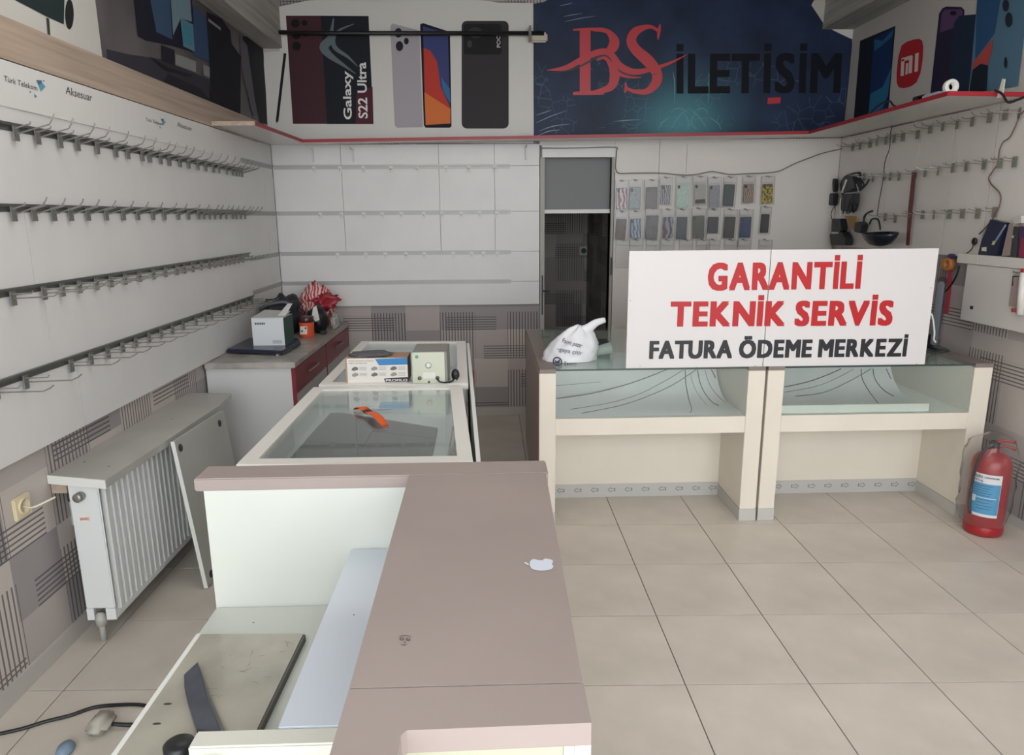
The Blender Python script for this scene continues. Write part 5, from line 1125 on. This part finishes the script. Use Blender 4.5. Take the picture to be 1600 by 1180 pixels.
tag(obj('curled_cable', tube(bm_new(), [AX(2.6, *p) for p in ((1555, 141), (1566, 147), (1575, 160), (1590, 156), (1604, 150))], .006, 6, 5), M_black, None, True), 'black cord curling at the outer end of the right shelf', 'cable')
tag(obj('paper_sliver', prism(bm_new(), [AX(2.62, *p) for p in ((1566, 123), (1570, 124), (1566, 152), (1557, 153))], (.004, 0, 0)), MATS['paper_white']), 'torn white paper sliver standing on the right shelf', 'paper')

# monitor on the right desk
mo = thing('monitor', 'thin dark monitor seen edge-on on a glass oval foot on the right desk', 'monitor', (2.58, 4.04, DH+.009))
e = Vector((.545, .838, 0)); nrm = Vector((-e.y, e.x, 0)); mc = Vector((2.628, 4.06, DH+.055))
bm = prism(bm_new(), [mc-e*.18-nrm*.022, mc+e*.18-nrm*.03, mc+e*.18+nrm*.012, mc-e*.18+nrm*.012], (0, 0, .36)); bmesh.ops.bevel(bm, geom=bm.edges[:], offset=.006, segments=2, affect='EDGES'); obj('screen_housing', bm, mat('monitor_navy', (40, 44, 60), .3), mo)
obj('neck', Bx(2.60, 2.632, 4.05, 4.085, DH+.016, DH+.09, .004), M_black, mo)
bm = bm_new(); lathe(bm, [(.095, 0), (.1, .003), (.1, .007), (.094, .01)], (2.612, 4.05, DH+.0095), 32, None, .72, 1.4); obj('oval_foot', bm, mat('foot_black', (48, 52, 60), .12), mo, True)
tag(obj('white_cable', tube(bm_new(), [AY(3.9, *p) for p in ((1455, 490), (1458, 500), (1460, 520), (1459, 530), (1462, 535))], .005, 6, 5), M_white, None, True), 'thin white cable hanging beside the dark monitor', 'cable')

# fire extinguisher
fe = thing('fire_extinguisher', 'red fire extinguisher in a clear plastic wrap on the floor by the right desk', 'fire extinguisher', (2.585, 3.41, 0))
EX = Vector((2.60, 3.405, 0)); M_ext = mat('extinguisher_red', (152, 32, 38), .3)
bm = bm_new(); lathe(bm, [(.078, 0.001), (.088, .006), (.091, .02), (.091, .05), (.089, .055), (.091, .06), (.091, .375), (.086, .405), (.07, .43), (.045, .445), (.026, .45), (.024, .47)], EX, 40); obj('cylinder', bm, M_ext, fe, True)
bm = bm_new(); lathe(bm, [(.024, .468), (.026, .475), (.022, .50), (.014, .505)], EX, 16); tube(bm, [EX+Vector((-.02, -.02, .49)), EX+Vector((-.05, -.04, .49)), EX+Vector((-.085, -.035, .46)), EX+Vector((-.105, -.025, .36)), EX+Vector((-.107, -.02, .2)), EX+Vector((-.103, -.03, .12))], .008, 8, 4); obj('valve_and_hose', bm, M_black, fe, True)
bm = bm_new(); tube(bm, [EX+Vector((0, -.01, .50)), EX+Vector((.03, -.03, .515)), EX+Vector((.07, -.05, .51))], .008, 8, 3); tube(bm, [EX+Vector((0, -.01, .48)), EX+Vector((.04, -.035, .485)), EX+Vector((.075, -.05, .47))], .007, 8, 3); obj('lever', bm, mat('lever_red', (150, 52, 52), .35), fe, True)
cdir = atan2(-EX.y, -EX.x)
def wrap(nm, m, a0, a1, z0, z1, r=.0918, n=14):
    bm = bm_new(); A_ = []; B_ = []
    for k in range(n+1):
        a = cdir+a0+(a1-a0)*k/n; A_.append(bm.verts.new(EX+Vector((r*cos(a), r*sin(a), z0)))); B_.append(bm.verts.new(EX+Vector((r*cos(a), r*sin(a), z1))))
    for k in range(n): bm.faces.new((A_[k], A_[k+1], B_[k+1], B_[k]))
    return obj(nm, bm, m, fe)
wrap('label', mat('label_white', (226, 228, 230), .4), -.90, .62, .115, .345)
wrap('label_blue', mat('label_blue', (62, 150, 196), .4), -.88, .60, .13, .295, .0922); wrap('label_line', mat('label_white2', (214, 224, 230), .4), -.75, .45, .216, .220, .0925)
wrap('label_patch', MATS['label_white2'], -.78, -.56, .19, .225, .0926)
def curved_text(nm, s, a0, a1, z, h, m, r=.0928):
    v, f = text_mesh(s, .03, .1, 1); x0_ = min(p.x for p in v); x1_ = max(p.x for p in v); bm = bm_new()
    vs = [bm.verts.new(EX+Vector((r*cos(cdir+a0+(a1-a0)*(p.x-x0_)/(x1_-x0_)), r*sin(cdir+a0+(a1-a0)*(p.x-x0_)/(x1_-x0_)), z+h*p.y/.72))) for p in v]
    for q in f:
        try: bm.faces.new([vs[i] for i in q])
        except ValueError: pass
    return obj(nm, bm, m, fe)
curved_text('label_word', 'ALEKA', -.76, -.32, .322, .014, M_ink); curved_text('label_word', 'YANGIN SÖNDÜRME', -.26, .46, .324, .009, M_ink); curved_text('label_word', 'KKT 6 kg', -.74, -.3, .303, .010, M_ink)
for k in range(5): wrap('label_text_line', mat('label_ink', (36, 84, 120), .5), -.74, .2-.1*(k % 3), .28-k*.013, .2835-k*.013, .0925)
for k in range(4): wrap('label_text_line', MATS['label_ink'], -.5, .3-.1*(k % 2), .205-k*.016, .2085-k*.016, .0925)
bm = bm_new(); R = bmesh.ops.create_uvsphere(bm, u_segments=36, v_segments=24, radius=1)
for v in R['verts']:
    c = v.co.copy(); n_ = noise.fractal(c*3, 1, 2, 4); h = (c.z+1)/2; w = (.112+.016*n_)*(min(1, (1-abs(c.z)**6))**.5 if abs(c.z) < 1 else 0)
    a = atan2(c.y, c.x); sw = 1+.18*max(0, cos(a-cdir+1.2))
    v.co = EX+Vector((w*sw*cos(a), w*sw*sin(a), .02+h*.525+.01*n_*h))
obj('plastic_wrap', bm, glass('wrap_film', (248, 248, 248), .975, .15), fe, True)
